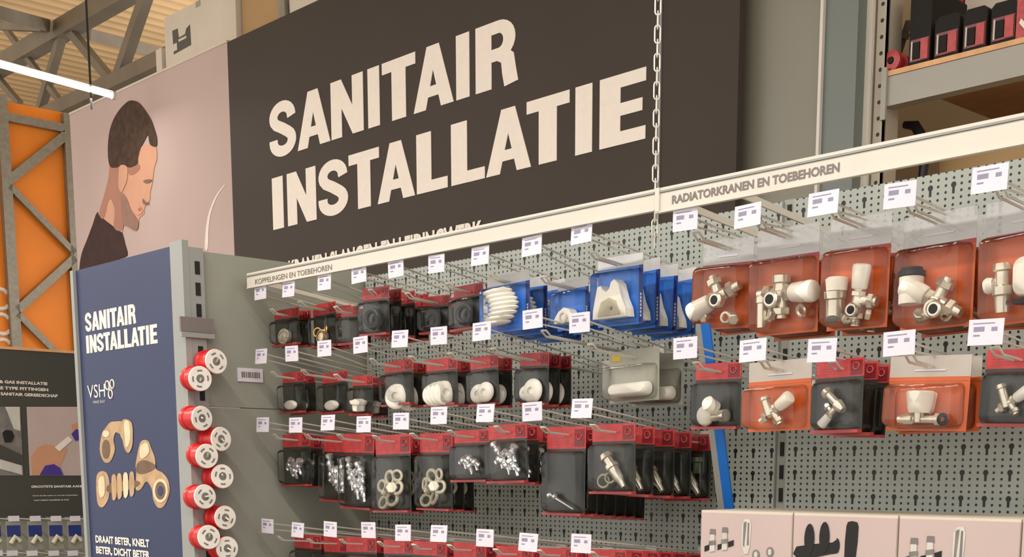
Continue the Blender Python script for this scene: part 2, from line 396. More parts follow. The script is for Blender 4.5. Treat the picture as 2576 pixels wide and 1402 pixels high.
# white mark on the outer orange panel
pc = PX(3, 815, XO); 
for dz in (-.28, 0, .28): rel(MB().ringt((XO-.02, pc.y+.02, pc.z+dz), (1, 0, 0), .11, .025, 16, 6), 'white_lettering', 'letter', orr)

# ================================================================== dark header unit with photo panels (aisle at the left)
XH = -6.
hu = tag(empty('display_unit', (XH, 2.7, 0)), 'dark header board with printed photos above small hanging packs at far left', 'display unit')
hy0, hy1 = 2.0, 3.2
hz1 = 2.162; hz0 = PX(100, 1300, XH).z
rel(MB().box((XH-.04, hy0, hz0), (XH, hy1, hz1)), 'header_board', 'head', hu)
rel(MB().box((XH-.045, hy0, hz1), (XH+.006, hy1, hz1+.012)), 'top_trim', 'wood', hu)
rel(MB().box((XH-.06, hy0, 0), (XH-.04, hy1, hz0)), 'back_panel', 'metal', hu)
rel(MB().box((XH-.06, hy0, 0), (XH+.3, hy1, .15)), 'plinth', 'metal', hu)
def pxz(pts, off=.003, X=XH): return [PX(a, b, X)+Vector((off, 0, 0)) for a, b in pts]
def yzp(pts, off=.003, t=.001, X=XH): return MB().prism(pxz(pts, off, X), (t, 0, 0))
ph = rel(yzp([(66, 1024), (215, 1024), (222, 1197), (74, 1197)]), 'photo_panel', 'lav', hu)
ph2 = rel(yzp([(-70, 1024), (50, 1024), (58, 1197), (-60, 1197)]), 'photo_panel', 'gprint', hu)
def sub(pts, name, m, par, off): 
    o = yzp(pts, off).build(name, m); o.parent = par; o.matrix_parent_inverse = par.matrix_world.inverted() @ Matrix.Identity(4); return o
bpy.context.view_layer.update()
def subp(pts, name, m, par, off, X=XH):
    o = yzp(pts, off, .001, X).build(name, m); o.parent = par
    o.matrix_parent_inverse = Matrix.Translation(hu.location).inverted() @ Matrix.Identity(4)
    o.matrix_parent_inverse = (Matrix.Translation(par.parent.location) if par.parent else Matrix.Identity(4)).inverted()
    o.matrix_parent_inverse = Matrix.Identity(4); return o
# parts of the printed photos: children of the photo panels (their world transform is identity)
def printed(pts, m, par, off, name='printed_shape'): return subp(pts, name, m, par, off)
printed([(76, 1150), (92, 1128), (112, 1118), (135, 1122), (150, 1132), (168, 1130), (160, 1150), (148, 1180), (140, 1196), (80, 1196)], 'skin', ph, .005)
printed([(98, 1196), (112, 1172), (134, 1168), (150, 1178), (158, 1196)], 'purple', ph, .007)
printed([(136, 1126), (170, 1098), (180, 1108), (148, 1136)], 'letter', ph, .007)
printed([(178, 1070), (200, 1060), (202, 1108), (186, 1106)], 'skin', ph, .005)
printed([(178, 1092), (190, 1080), (204, 1084), (204, 1106), (188, 1110)], 'purple', ph, .007)
printed([(12, 1024), (48, 1024), (50, 1085), (34, 1080)], 'lgrey', ph2, .005)
printed([(-20, 1130), (52, 1150), (55, 1195), (-20, 1175)], 'lgrey', ph2, .005)
printed([(-20, 1110), (54, 1145), (55, 1172), (-20, 1150)], 'head', ph2, .007)
printed([(4, 1090), (12, 1082), (28, 1084), (34, 1098), (28, 1112), (10, 1114)], 'dark', ph2, .009)
def yz_text(body, xa, ya, xb, yb, hpx, m, par, X=XH, off=.003):
    a, b = PX(xa, ya, X), PX(xb, yb, X); h = PX(xa, ya-hpx, X).z-a.z
    mb = text_mb(body, 0, b.y-a.y, 0, h, 0, bold=.04)
    mb.v = [(X+off, a.y+v[0], a.z+v[2]) for v in mb.v]
    return rel(mb, 'lettering', m, par)
yz_text('WATER & GAS INSTALLATIE', -55, 962, 119, 970, 8, 'letter', hu)
yz_text('EN ALLE TYPE FITTINGEN', -48, 978, 121, 985, 8, 'letter', hu)
yz_text('RIOLEREN & SANITAIR GEREEDSCHAP', -75, 992, 145, 1000, 8, 'letter', hu)
yz_text('GROOTSTE SANITAIR AANBOD', 78, 1228, 225, 1232, 6, 'letter', hu)
yz_text('keuze uit alle maten en soorten koppelingen', 82, 1250, 195, 1252, 4, 'lgrey', hu)
yz_text('voor iedere installatie in huis', 84, 1261, 173, 1262, 4, 'lgrey', hu)
k = 0
small_proto = None
for r, (yt, xs) in enumerate(((1305, (-18, 32, 86, 138, 186, 232)), (1392, (-10, 28, 78, 132, 180, 226)))):
    for x in xs:
        p = PX(x, yt, XH+.3)
        if small_proto is None:
            e = empty('blister_pack', p); small_proto = e
            MB().box((0, -.033, -.14), (.002, .033, -.012)).build('card', 'greyc', e)
            MB().box((.003, -.03, -.08), (.004, .03, -.03)).build('printed_panel', 'navy', e)
            fm = MB(); fm.tube([(.015, -.02, -.11), (.015, .0, -.08), (.015, .022, -.1)], .011, 8); fm.build('fitting', 'cream', e, True)
            MB().box((.012, -.024, -.012), (.014, .024, .012)).build('price_tag', 'tag', e)
            MB().box((-.30, -.003, -.006), (.012, .003, -.002)).build('hook_wire', 'wire', e)
            o = e
        else:
            o = copy_tree(small_proto); o.location = p
        k += 1
        o.rotation_euler = (0, 0, random.uniform(-.03, .03))
        tag(o, 'small navy-printed pack with cream fitting, %s from left, %s row under dark header' % (('first','second','third','fourth','fifth','sixth')[xs.index(x)], ('upper', 'lower')[r]), 'blister pack', 'small packs under the dark header')

# ================================================================== the banner wall
DB = 3.7
bt, bb = 3.80, .4
bx0, bx1 = -6.157, -2.853
bn = tag(empty('banner', ((bx0+bx1)/2, DB, bb)), 'huge dark brown banner with white words SANITAIR INSTALLATIE', 'banner')
rel(MB().box((bx0, DB, bb), (bx1, DB+.03, bt+.6*0)), 'banner_panel', 'banner', bn)
def fr(ex):
    xs = [(PY(553+a/2.065, 300, DB).x, PY(553+b/2.065, 300, DB).x) for a, b in ex]; o, e_ = xs[0][0], xs[-1][1]
    return [((a-o)/(e_-o), (b-o)/(e_-o)) for a, b in xs]
C1 = fr([(255,396),(402,573),(580,748),(773,833),(848,1021),(1010,1218),(1232,1300),(1333,1550)])
C2 = fr([(272,328),(350,500),(512,668),(674,832),(822,1017),(1027,1187),(1207,1380),(1388,1620),(1598,1818),(1849,1935),(1974,2210)])
rel(glyphs('SANITAIR', -5.783, -3.955, 3.157, 3.412, DB, .003, cols=C1), 'lettering', 'letter', bn)
rel(glyphs('INSTALLATIE', -5.772, -3.27, 2.817, 3.066, DB, .003, cols=C2), 'lettering', 'letter', bn)
p = PY(700, 640, DB); q = PY(1215, 553, DB)
rel(text_mb('KRANEN SLANGEN EN LEIDINGWERK', PY(728, 700, DB).x, PY(1215, 560, DB).x, q.z-.085, q.z, DB-.004, bold=.04), 'lettering', 'letter', bn)
pr = PY(1660, 300, DB).x; rel(MB().box((pr-.004, DB-.006, bb), (pr+.004, DB, bt)), 'seam_strip', 'rail', bn)

ps = tag(empty('poster', (-7.1, DB, bb)), 'pale pink wall poster picturing a bearded man in a dark shirt', 'poster')
rel(MB().box((-8.05, DB, bb), (bx0-.001, DB+.03, bt)), 'poster_panel', 'pink', ps)
rel(MB().box((-8.05, DB-.004, bt), (bx0, DB+.034, bt+.012)), 'top_edge', 'cart', ps)
def smooth(pts, n=3):
    o = []; L = len(pts)
    for i in range(L):
        a, b, c, d = pts[i-1], pts[i], pts[(i+1) % L], pts[(i+2) % L]
        for k in range(n):
            t = k/n
            o.append(tuple(.5*(2*b[j]+(c[j]-a[j])*t+(2*a[j]-5*b[j]+4*c[j]-d[j])*t*t+(3*b[j]-a[j]-3*c[j]+d[j])*t**3) for j in (0, 1)))
    return o
def cp(pts, off): return [PY(160+a/2.922, 220+b/2.922, DB)-Vector((0, off, 0)) for a, b in pts]
def pp(pts, m, off, name='printed_figure'): return rel(MB().prism(cp(smooth(pts), off), (0, .0008, 0)), name, m, ps)
pp([(250,918),(300,960),(360,1010),(420,1055),(437,1080),(455,1150),(472,1240),(400,1290),(480,1500),(118,1500),(118,1330),(135,1220),(170,1130),(215,1010)], 'shirt', .002, 'printed_shirt')
pp([(348,540),(560,440),(650,420),(682,440),(690,520),(668,600),(656,700),(640,770),(636,830),(600,880),(595,930),(560,960),(555,1010),(545,1048),(520,1050),(470,1020),(445,1010),(436,1060),(420,1060),(340,1000),(272,945),(262,915),(300,800),(335,660)], 'skin', .003, 'printed_face')
pp([(348,560),(412,560),(412,740),(432,770),(428,880),(445,1010),(420,1058),(372,1025),(380,900),(340,820),(300,965),(266,925),(300,800),(335,660)], 'skind', .0042, 'printed_neck_shade')
pp([(330,470),(340,340),(370,240),(420,160),(470,110),(505,97),(555,112),(600,165),(645,235),(672,310),(690,380),(684,436),(640,420),(625,350),(600,390),(570,450),(552,520),(548,565),(500,590),(470,585),(430,570),(400,590),(345,580)], 'hair', .005, 'printed_hair')
pp([(470,585),(548,560),(565,600),(520,640),(485,640)], 'skind', .0046, 'printed_temple')
pp([(415,590),(430,572),(460,575),(476,600),(472,680),(450,740),(432,772),(412,740),(410,660)], 'skin', .006, 'printed_ear')
pp([(432,780),(470,820),(500,900),(540,960),(556,1000),(545,1048),(520,1050),(470,1020),(445,1005),(428,900)], 'beard', .0055, 'printed_beard')
pp([(500,880),(560,870),(590,910),(560,940),(530,930)], 'skin', .006, 'printed_cheek')
pp([(555,890),(578,888),(574,910),(558,908)], 'lips', .0068, 'printed_mouth')
pp([(592,690),(620,678),(656,680),(640,700),(612,706)], 'brow', .0068, 'printed_eye')
pp([(590,820),(606,842),(632,848),(630,860),(600,862),(588,845)], 'brow', .0068, 'printed_nostril')
pp([(1040,1180),(1048,1040),(1070,920),(1120,800),(1180,720),(1184,724),(1130,804),(1084,924),(1068,1040),(1062,1185)], 'wline', .002, 'printed_line')

# ================================================================== things stored above the banner wall
def boxthing(name, x0, x1, z0, z1, y0, y1, m, label, cat='carton', parts=()):
    e = tag(empty(name, ((x0+x1)/2, (y0+y1)/2, z0)), label, cat)
    rel(MB().box((x0, y0, z0), (x1, y1, z1)), 'box_body', m, e)
    t = min(.05, (x1-x0)/4); rel(MB().box(((x0+x1)/2-t/2, y0-.0012, z1-.03), ((x0+x1)/2+t/2, y0, z1)), 'tape_strip', 'greyc' if m != 'caseb' else 'dred', e)
    return e
yb_ = 3.76
zr = bt+.012
bs = tag(MB().box((-8.05, yb_-.02, bt-.1), (-2.86, yb_+.9, bt-.02)).build('shelf_board', 'wood'), 'wooden rack board behind the top edge of poster and banner', 'shelf board')
a = PY(415, 100, yb_); b = PY(594, 60, yb_); t = PY(460, 22, yb_)
e = boxthing('carton', a.x, b.x, bt-.02, t.z, yb_, yb_+.5, 'cart', 'large white carton with black and white picture above the poster')
def pq(pts, off=.002): return MB().prism([PY(u, v, yb_)-Vector((0, off, 0)) for u, v in pts], (0, .001, 0))
rel(pq([(434, 78), (447, 72), (450, 95), (466, 86), (469, 72), (478, 62), (481, 113), (438, 137)]), 'printed_picture', 'head', e)
rel(pq([(450, 100), (470, 90), (470, 96), (451, 106)], .0035), 'printed_detail', 'lgrey', e)
rel(pq([(437, 112), (446, 108), (447, 126), (438, 130)], .0035), 'printed_detail', 'lgrey', e)
a2 = PY(597, 60, yb_).x; b2 = PY(692, 30, yb_).x
boxthing('carton', a2, b2, bt-.02, t.z+.02, yb_+.03, yb_+.5, 'brown', 'tan carton between the white carton and banner corner, on the upper rack')
c2 = PY(700, 30, yb_).x; d2 = PY(716, 30, yb_).x
tag(MB().box((c2, yb_, bt-.02), (d2, yb_+.1, bt+.5)).build('rack_post', 'steel'), 'narrow grey rack post behind the top edge of the banner', 'rack post')
e2 = PY(720, 30, yb_).x; f2 = PY(800, 0, yb_).x
boxthing('carton', e2, f2, bt-.02, bt+.11, yb_+.02, yb_+.4, 'cart', 'low cream carton lying just above the banner top edge')
sm = PY(402, 170, yb_).x
tag(MB().box((sm-.02, yb_-.01, bt-.02), (sm+.045, yb_+.1, PY(402, 125, yb_).z)).build('rack_post', 'cart'), 'short pale rack stub left of the big white carton', 'rack post')

# ================================================================== pallet racking on the right
DR = 3.85
rk = tag(empty('pallet_racking', (-2.43, DR, 0)), 'grey galvanised pallet racking with perforated upright behind the right display bay', 'pallet racking')
ux0, ux1 = PY(2168, 300, DR).x, PY(2222, 300, DR).x
um = (ux0+ux1)/2
up1 = MB().box((ux0, DR, 0), (um-.003, DR+.01, 6)); up1.box((um+.003, DR, 0), (ux1, DR+.01, 6)); up1.box((ux0, DR, 0), (ux0+.004, DR+.09, 6)); up1.box((ux1-.004, DR, 0), (ux1, DR+.09, 6))
up1.box((ux0, DR+.011, 0), (ux1, DR+.014, 6))
rel(up1, 'upright', perforated('rack_upright_holes', (176, 166, 148), ux0+(ux1-ux0)*.27, 2.0, ((ux1-ux0)*.5, .05, .0065)), rk)
rel(MB().box((ux1, DR, 2.782), (1.2, DR+.05, 2.872)), 'beam', 'beam', rk)
rel(MB().box((ux1, DR+1.0, 2.782), (1.2, DR+1.05, 2.872)), 'beam', 'beam', rk)
rel(MB().box((ux1-.0, DR-.004, 2.873), (1.2, DR+1.05, 2.889)), 'shelf_board', 'wood', rk)
rel(MB().box((ux1-.006, DR-.012, 2.74), (ux1+.012, DR-.001, 2.90)), 'beam_connector', 'beam', rk)
rel(MB().box((ux1-.0, DR+.1, 1.2), (1.2, DR+1.05, 1.22)), 'shelf_board', 'wood', rk)
rel(MB().box((ux0, DR+1.0, 0), (ux1, DR+1.09, 6)), 'upright', 'steel', rk)
zS = 2.889
def onshelf(xpl, xpr, yptop, Y=DR+.03, ref=None): return PY(xpl, 120, Y).x, PY(xpr, 120, Y).x, PY((xpl+xpr)/2, yptop, Y).z
cases = [(2287, 2340, -30, 'first black and red tool case from the rack upright, tallest one'), (2350, 2411, 38, 'second black tool case with red panel from the rack upright'),
         (2421, 2480, 20, 'third black tool case with red panel from the rack upright'), (2490, 2553, 4, 'fourth black tool case with red panel, beside the red carton')]
for (l, r, tp, lab) in cases:
    x0, x1, z1 = onshelf(l, r, tp)
    e = tag(empty('tool_case', ((x0+x1)/2, DR+.1, zS)), lab, 'tool case', 'black and red cases on the rack shelf')
    w_ = x1-x0; h_ = z1-zS; hl = .085
    c = MB(); c.xz([(x0, zS), (x1, zS), (x1, z1-.012), (x1-.012, z1), (x0+.012, z1), (x0, z1-.012)], DR+.03, .22)
    rel(c, 'case_body', 'caseb', e)
    rel(MB().box((x0+.006, DR+.027, zS+.018), (x1-.003, DR+.03, zS+hl)), 'label_panel', 'dred', e)
    rel(MB().box((x0+w_*.58, DR+.024, zS+.02), (x1-.006, DR+.027, zS+hl-.003)), 'red_panel', 'red', e)
    rel(MB().box((x0+w_*.14, DR+.024, zS+.022), (x0+w_*.2, DR+.027, zS+hl-.006)), 'white_edge', 'lgrey', e)
    rel(MB().box((x0+w_*.22, DR+.023, zS+.026), (x0+w_*.54, DR+.027, zS+hl-.01)), 'window', 'caseb', e)
x0, x1, z1 = onshelf(2557, 2625, -20)
e = tag(empty('carton', (x0, DR+.1, zS)), 'red carton with white marks at the right end of rack shelf', 'carton')
rel(MB().box((x0, DR+.02, zS), (x1, DR+.3, z1)), 'box_body', 'red', e)
for q_ in (.05, .13, .2): rel(MB().prism([(x0+.01, DR+.018, zS+q_), (x0+.035, DR+.018, zS+q_-.03), (x0+.04, DR+.018, zS+q_-.015), (x0+.015, DR+.018, zS+q_+.012)], (0, .002, 0)), 'printed_mark', 'letter', e)
x0, x1, _ = onshelf(2346, 2418, 0, DR+.32)
e = tag(empty('carton', (x0, DR+.4, zS)), 'tall red carton standing behind the second tool case', 'carton')
rel(MB().box((x0, DR+.3, zS), (x1, DR+.5, zS+.42)), 'box_body', 'red', e)
rel(MB().prism([(x0+.01, DR+.298, zS+.27), (x0+.04, DR+.298, zS+.24), (x0+.045, DR+.298, zS+.255), (x0+.015, DR+.298, zS+.285)], (0, .002, 0)), 'printed_mark', 'letter', e)
x0, x1, _ = onshelf(2422, 2600, 0, DR+.32)
e = tag(MB().box((x0, DR+.32, zS), (x1, DR+.6, zS+.3)).build('carton', 'cart'), 'pale carton behind the third and fourth tool cases', 'carton')
# red round thing and grey pole
hp = PY(2251, 165, DR+.03)
e = tag(empty('cable_reel', (hp.x, DR+.03, zS)), 'small red round reel on the rack shelf beside the upright', 'cable reel')
rel(MB().lathe((hp.x, DR+.004, zS+.033), (0, 1, 0), [(0, .02), (.002, .032), (.012, .033), (.014, .022), (.05, .022), (.052, .033), (.062, .032), (.064, .02)], 24), 'reel', 'red', e, smooth=True)
rel(MB().lathe((hp.x, DR-.001, zS+.033), (0, 1, 0), [(0, .01), (.006, .012)], 16), 'hub', 'caseb', e, smooth=True)
pa, pb = PY(2235, 150, DR+.16), PY(2287, 52, DR+.2)
pa.z = zS
e = tag(empty('folding_bracket', pa), 'pale grey bracket leaning beside the tool cases on rack shelf', 'bracket')
rel(bar(MB(), pa, pb, .02, .012), 'arm', 'steel', e); rel(bar(MB(), PY(2238, 88, DR+.18), PY(2285, 92, DR+.18), .018, .01), 'cross_arm', 'steel', e)
rel(bar(MB(), (pa.x+.02, DR+.19, zS), PY(2248, 80, DR+.19), .016, .01), 'arm', 'steel', e)
# darker goods below the beam
x0, x1 = PY(2345, 400, DR+.25).x, PY(2660, 400, DR+.25).x
boxthing('carton', x0, x1, 1.22, 2.70, DR+.3, DR+.95, 'brown', 'big brown carton under the rack beam, right of the black strap')
x0, x1 = PY(2232, 400, DR+.25).x, PY(2338, 400, DR+.25).x
boxthing('carton', x0, x1, 1.22, 2.60, DR+.4, DR+.95, 'brown', 'brown carton beneath the rack beam right beside the perforated upright')
q0 = PY(2318, 280, DR+.22)
st = MB().tube([(q0.x-.05, DR+.2, 2.77), (q0.x-.01, DR+.2, 2.76), (q0.x+.03, DR+.2, 2.70), (q0.x+.03, DR+.2, 2.62), (q0.x+.015, DR+.2, 2.48), (q0.x+.02, DR+.2, 2.40)], [.012, .018, .02, .016, .008, .006], 8)
tag(st.build('strap', 'black', smooth=True), 'black strap hanging under the rack beam in front of the cartons', 'strap')

# ================================================================== gondola
YF, YB = 1.6, 1.947
gx0, gxj, gx1 = -2.634, -1.385, -.10
ztB = 2.087
for i, (x0, x1, mt, lab) in enumerate(((gx0, gxj-.012, 'pegL', 'grey perforated back panel of the left display bay'), (gxj+.012, gx1, 'pegR', 'grey perforated back panel of the right display bay'))):
    g = MB().box((x0, YB, .15), (x1, YB+.02, ztB)); o = tag(g.build('perforated_panel', mt), lab, 'back panel')
g = tag(empty('slotted_upright', (gxj, YB+.02, 0)), 'slotted grey upright between the two perforated back panels', 'upright')
rel(MB().box((gxj-.0115, YB+.006, 0), (gxj+.0115, YB+.05, 2.09)), 'post', 'metal', g)
sl = MB()
for i in range(44): sl.box((gxj-.004, YB+.004, .28+i*.0413), (gxj+.004, YB+.0061, .28+i*.0413+.025))
rel(sl, 'slots', 'dark', g)
# side panel at the left end
XP = -2.65
sp = tag(empty('side_panel', (XP, 1.7, 0)), 'plain grey steel side panel closing the left end of the display', 'side panel')
zt_ = 2.101; zseam = PX(580, 1027, XP).z
rel(MB().box((XP-.02, 1.505, zseam+.002), (XP, YB+.02, zt_)), 'upper_panel', 'metal', sp)
rel(MB().box((XP-.02, 1.505, .1), (XP, YB+.02, zseam)), 'lower_panel', 'metal', sp)
up2 = tag(empty('slotted_upright', (XP, 1.49, 0)), 'grey slotted upright behind the blue sign board', 'upright')
rel(MB().box((XP-.04, 1.468, 0), (XP+.014, 1.5045, 2.105)), 'post', 'post', up2)
sl = MB()
for i in range(26): sl.box((XP+.0142, 1.482, .9+i*.0459), (XP+.0155, 1.494, .9+i*.0459+.028))
rel(sl, 'slots', 'dark', up2)
# blue sign board
bsx0, bsx1 = -3.19, -2.69; zs1 = 2.112
sg = tag(empty('sign_board', (-2.94, 1.46, 0)), 'tall navy blue sign board reading SANITAIR INSTALLATIE with pictured brass fittings', 'sign')
rel(MB().box((bsx0, 1.46, .2), (bsx1-.0, 1.466, zs1)), 'sign_panel', 'navyp', sg)
rel(MB().box((bsx1, 1.452, .0), (bsx1+.055, 1.4675, zs1+.006)), 'frame_post', 'post', sg)
rel(MB().box((bsx0-.016, 1.452, .0), (bsx0, 1.475, zs1+.0)), 'frame_post', 'post', sg)
def gx(x, y): q = PY(x, y, 1.46); return q
a = gx(216, 832); b = gx(343, 812); rel(glyphs('SANITAIR', a.x, b.x, gx(216, 836).z, gx(216, 789).z, 1.46, .001, cols=C1), 'lettering', 'letter', sg)
a = gx(219, 890); b = gx(397, 858); rel(glyphs('INSTALLATIE', a.x, b.x, a.z, gx(219, 845).z, 1.46, .001, cols=C2), 'lettering', 'letter', sg)
a = gx(222, 1003); b = gx(266, 998); rel(text_mb('VSH', a.x, b.x, a.z, gx(222, 970).z, 1.4588, bold=.0), 'logo_lettering', 'letter', sg)
rg = MB()
for (x, y) in ((271, 970), (283, 967), (279, 992)): c = gx(x, y); rg.ringt((c.x, 1.459, c.z), (0, 1, 0), .0105, .0018, 16, 6)
c = gx(276, 980); rg.box((c.x-.0015, 1.458, c.z-.004), (c.x+.0015, 1.46, c.z+.008))
rel(rg, 'logo_rings', 'letter', sg)
a = gx(236, 1016); b = gx(266, 1014); rel(text_mb('MAKE EASY', a.x, b.x, a.z, gx(236, 1009).z, 1.4588, bold=.0), 'lettering', 'lgrey', sg)
a = gx(242, 1368); b = gx(377, 1374); rel(text_mb('DRAAIT BETER, KNELT', a.x, b.x, gx(242, 1369).z, gx(242, 1347).z, 1.4588, bold=.04), 'lettering', 'letter', sg)
rel(text_mb('BETER, DICHT BETER', a.x, b.x, gx(242, 1396).z, gx(242, 1374).z, 1.4588, bold=.04), 'lettering', 'letter', sg)
def cs(pts, off): return [PY(180+a/2.587, 860+b/2.587, 1.46)-Vector((0, off, 0)) for a, b in pts]
def spart(pts, m, off=.0012, name='printed_fitting'): return rel(MB().prism(cs(smooth(pts), off), (0, .0005, 0)), name, m, sg)
def ell(cx, cy, rx, ry, n=18, rot=0): 
    return [(cx+rx*math.cos(2*PI*i/n)*math.cos(rot)-ry*math.sin(2*PI*i/n)*math.sin(rot), cy+rx*math.cos(2*PI*i/n)*math.sin(rot)+ry*math.sin(2*PI*i/n)*math.cos(rot)) for i in range(n)]
spart([(200,600),(225,560),(255,525),(290,520),(330,520),(345,560),(320,600),(290,590),(275,640),(285,700),(262,770),(235,790),(205,770),(186,700)], 'pgold')
spart(ell(228, 700, 26, 62), 'pgoldd', .002); spart(ell(228, 600, 22, 22), 'pgoldl', .0022)
spart([(330,520),(360,505),(395,530),(402,600),(398,680),(375,725),(350,700),(335,640),(320,600)], 'pgold', .0016); spart([(350,520),(380,530),(385,640),(360,690),(350,600)], 'pgoldl', .0022)
spart([(440,690),(460,645),(500,645),(520,690),(545,760),(552,830),(590,850),(630,900),(640,980),(605,1070),(565,1080),(535,1030),(525,960),(490,910),(455,960),(420,960),(425,850),(420,800)], 'pgold')
spart([(455,680),(495,660),(510,720),(470,760),(450,740)], 'pgoldl', .0022); spart([(430,800),(470,770),(545,800),(540,830),(470,860),(430,850)], 'pgoldd', .0022)
spart(ell(584, 970, 48, 78), 'pgoldl', .0024); spart(ell(584, 970, 34, 58), 'pgoldd', .003); spart(ell(586, 972, 18, 32), 'navyp', .0036)
spart([(165,880),(190,845),(225,850),(245,890),(250,960),(240,1030),(205,1078),(175,1060),(165,990)], 'pgold'); spart([(180,900),(215,880),(220,990),(190,1010)], 'pgoldl', .0022)
for i, xx in enumerate((265, 300, 340, 380)): spart([(xx, 880-6*i), (xx+28, 876-6*i), (xx+30, 1010-8*i), (xx+4, 1025-8*i)], 'pgold' if i != 2 else 'pgoldl', .0016)
spart([(250,925),(430,905),(430,945),(250,985)], 'pgoldd', .0013)
# small label holders on the panel
lh = tag(empty('label_holder', PX(496, 826, XP+.016)), 'grey label holder clipped to the upright right of the blue sign', 'label holder')
a, b = PX(453, 796, XP+.02), PX(538, 840, XP+.02)
rel(MB().box((XP+.0156, a.y, b.z), (XP+.022, b.y, a.z)), 'holder_plate', 'print', lh)
rel(MB().box((XP+.0156, a.y, b.z-.012), (XP+.024, b.y, b.z-.001)), 'holder_lip', 'rail', lh)
lb = tag(empty('barcode_label', PX(630, 945, XP)), 'white barcode label on the grey side panel left of the hooks', 'label')
a, b = PX(598, 925, XP+.004), PX(662, 963, XP+.004)
rel(MB().box((XP+.0005, a.y, b.z), (XP+.004, b.y, a.z)), 'label_plate', 'tag', lb)
bars = MB(); wd = b.y-a.y
for i in range(9): bars.box((XP+.0041, a.y+wd*(.14+.085*i), b.z+(a.z-b.z)*.3), (XP+.0048, a.y+wd*(.14+.085*i+(.05 if i % 3 else .065)), b.z+(a.z-b.z)*.72))
rel(bars, 'barcode', 'print', lb)
# red tape rolls hanging on the end
rolls = [(543, 910), (503, 953), (507, 1053), (555, 1105), (520, 1148), (559, 1199), (515, 1250), (566, 1303), (525, 1352), (571, 1380)]
rp = None
for i, (x, y) in enumerate(rolls):
    c = PX(x, y, XP+.068)
    if rp is None:
        rp = empty('tape_roll', c)
        MB().lathe((-.052, 0, 0), (1, 0, 0), [(0, .024), (.002, .027), (.012, .0275), (.014, .0245), (.04, .0245), (.042, .0275), (.052, .0275)], 28).build('roll_body', 'roll', rp, True)
        MB().lathe((.0002, 0, 0), (1, 0, 0), [(0, .0272), (.0028, .026), (.003, .0095), (.0015, .009)], 28).build('roll_face', 'rollw', rp, True)
        MB().lathe((.0018, 0, 0), (1, 0, 0), [(0, .0088), (.0016, .0085)], 18).build('roll_core', 'gprint', rp, True)
        pm = MB()
        for a0 in (20, 95, 200, 290):
            for p_ in strip(arc(0, 0, .0175, .0175, a0, a0+38, 5), .0035): pm.prism([(.0031, q[0], q[1]) for q in p_], (.0006, 0, 0))
        pm.build('face_print', 'gprint', rp)
        MB().tube([(-.066, 0, 0), (-.05, 0, 0), (.006, 0, .0), (.01, 0, .006)], .0022, 8).build('peg', 'wire', rp, True)
        o = rp
    else:
        o = copy_tree(rp); o.location = c; o.rotation_euler = (random.uniform(0, 6), random.uniform(-.05, .08), random.uniform(-.16, .1))
    nm = ('topmost', 'second', 'third', 'fourth', 'fifth', 'sixth', 'seventh', 'eighth', 'ninth', 'tenth')[i]
    tag(o, 'red and white tape roll on the grey side panel, %s%s' % (nm, ' from the top' if i else ' of them all'), 'tape roll', 'red tape rolls on the display end')
# fascia
for i, (x0, x1) in enumerate(((-2.612, -1.392), (-1.389, -.10))):
    e = tag(empty('fascia_sign', ((x0+x1)/2, YF, 2.03)), ('long white header strip above the left bay, lettered in faint grey', 'long white header strip above the right bay reading RADIATORKRANEN EN TOEBEHOREN')[i], 'header strip')
    z0 = 2.0265 if i == 0 else 2.022
    rel(MB().box((x0, YF-.001, z0), (x1, YF+.004, 2.050)), 'strip_panel', 'fascia', e)
    rel(MB().box((x0, YF-.003, 2.0505), (x1, YF+.012, 2.0535)), 'top_rail', 'rail', e)
    rel(MB().box((x0, YF-.001, 2.0535), (x1, YF+.014, 2.058)), 'top_lip', 'fascia', e)
    rel(MB().box((x0, YF-.003, z0-.002), (x1, YF+.006, z0)), 'bottom_lip', 'fascia', e)
    if i == 0:
        rel(text_mb('KOPPELINGEN EN TOEBEHOREN', PY(643, 700, YF).x, PY(836, 670, YF).x, 2.030, 2.0415, YF-.0016, bold=.01), 'lettering', 'print', e)
        rel(MB().box((x0+.001, YF+.004, z0-.0), (x0+.006, YF+.03, 2.056)), 'end_cap', 'fascia', e)
    else:
        rel(text_mb('RADIATORKRANEN EN TOEBEHOREN', PY(1692, 500, YF).x, PY(2114, 410, YF).x, 2.0295, 2.0425, YF-.0016, bold=.035), 'lettering', 'print', e)
        rel(MB().box((x0-.0006, YF-.004, z0), (x0+.008, YF-.001, 2.058)), 'joint_cover', 'fascia', e)
# header support arms
for (xx, lab) in ((-2.60, 'grey support arm holding the left end of the header strip'), (-1.375, 'support arm of the header strip at the joint of the two bays'), (-1.262, 'pale support arm right of the chain carrying the right header strip')):
    e = MB(); h = .012
    e.prism([(xx, YF+.014, 2.048), (xx, YF+.014, 2.036), (xx, YB, 2.0), (xx, YB, 2.008)], (.004, 0, 0))
    e.box((xx-.004, YF+.014, 2.046), (xx+.008, YF+.02, 2.05))
    tag(e.build('support_arm', 'fascia'), lab, 'bracket')
# chain
cp_ = PY(1651, 300, 1.72); cz0, cz1 = 1.99, 2.95
ch = tag(empty('chain', (cp_.x, 1.72, cz0)), 'zinc link chain hanging in front of the big banner', 'chain')
lk = MB(); L_ = .0285; pts = [(0, 0, 0)]
R_ = .0046
path = [(R_*math.cos(t), 0, (L_/2-R_)+R_*math.sin(t)) for t in [PI*i/6 for i in range(7)]]+[(R_*math.cos(t), 0, -(L_/2-R_)+R_*math.sin(t)) for t in [PI+PI*i/6 for i in range(7)]]
path.append(path[0]); lk.tube(path, .0013, 6, cap=False)
first = None
nl = int((cz1-cz0)/.0222)
for i in range(nl):
    if first is None: o = first = lk.build('link', 'wire', ch, True)
    else: o = first.copy(); COL.objects.link(o)
    o.location = (0, 0, .015+i*.0222); o.rotation_euler = (0, 0, -.75+(PI/2 if i % 2 else 0))
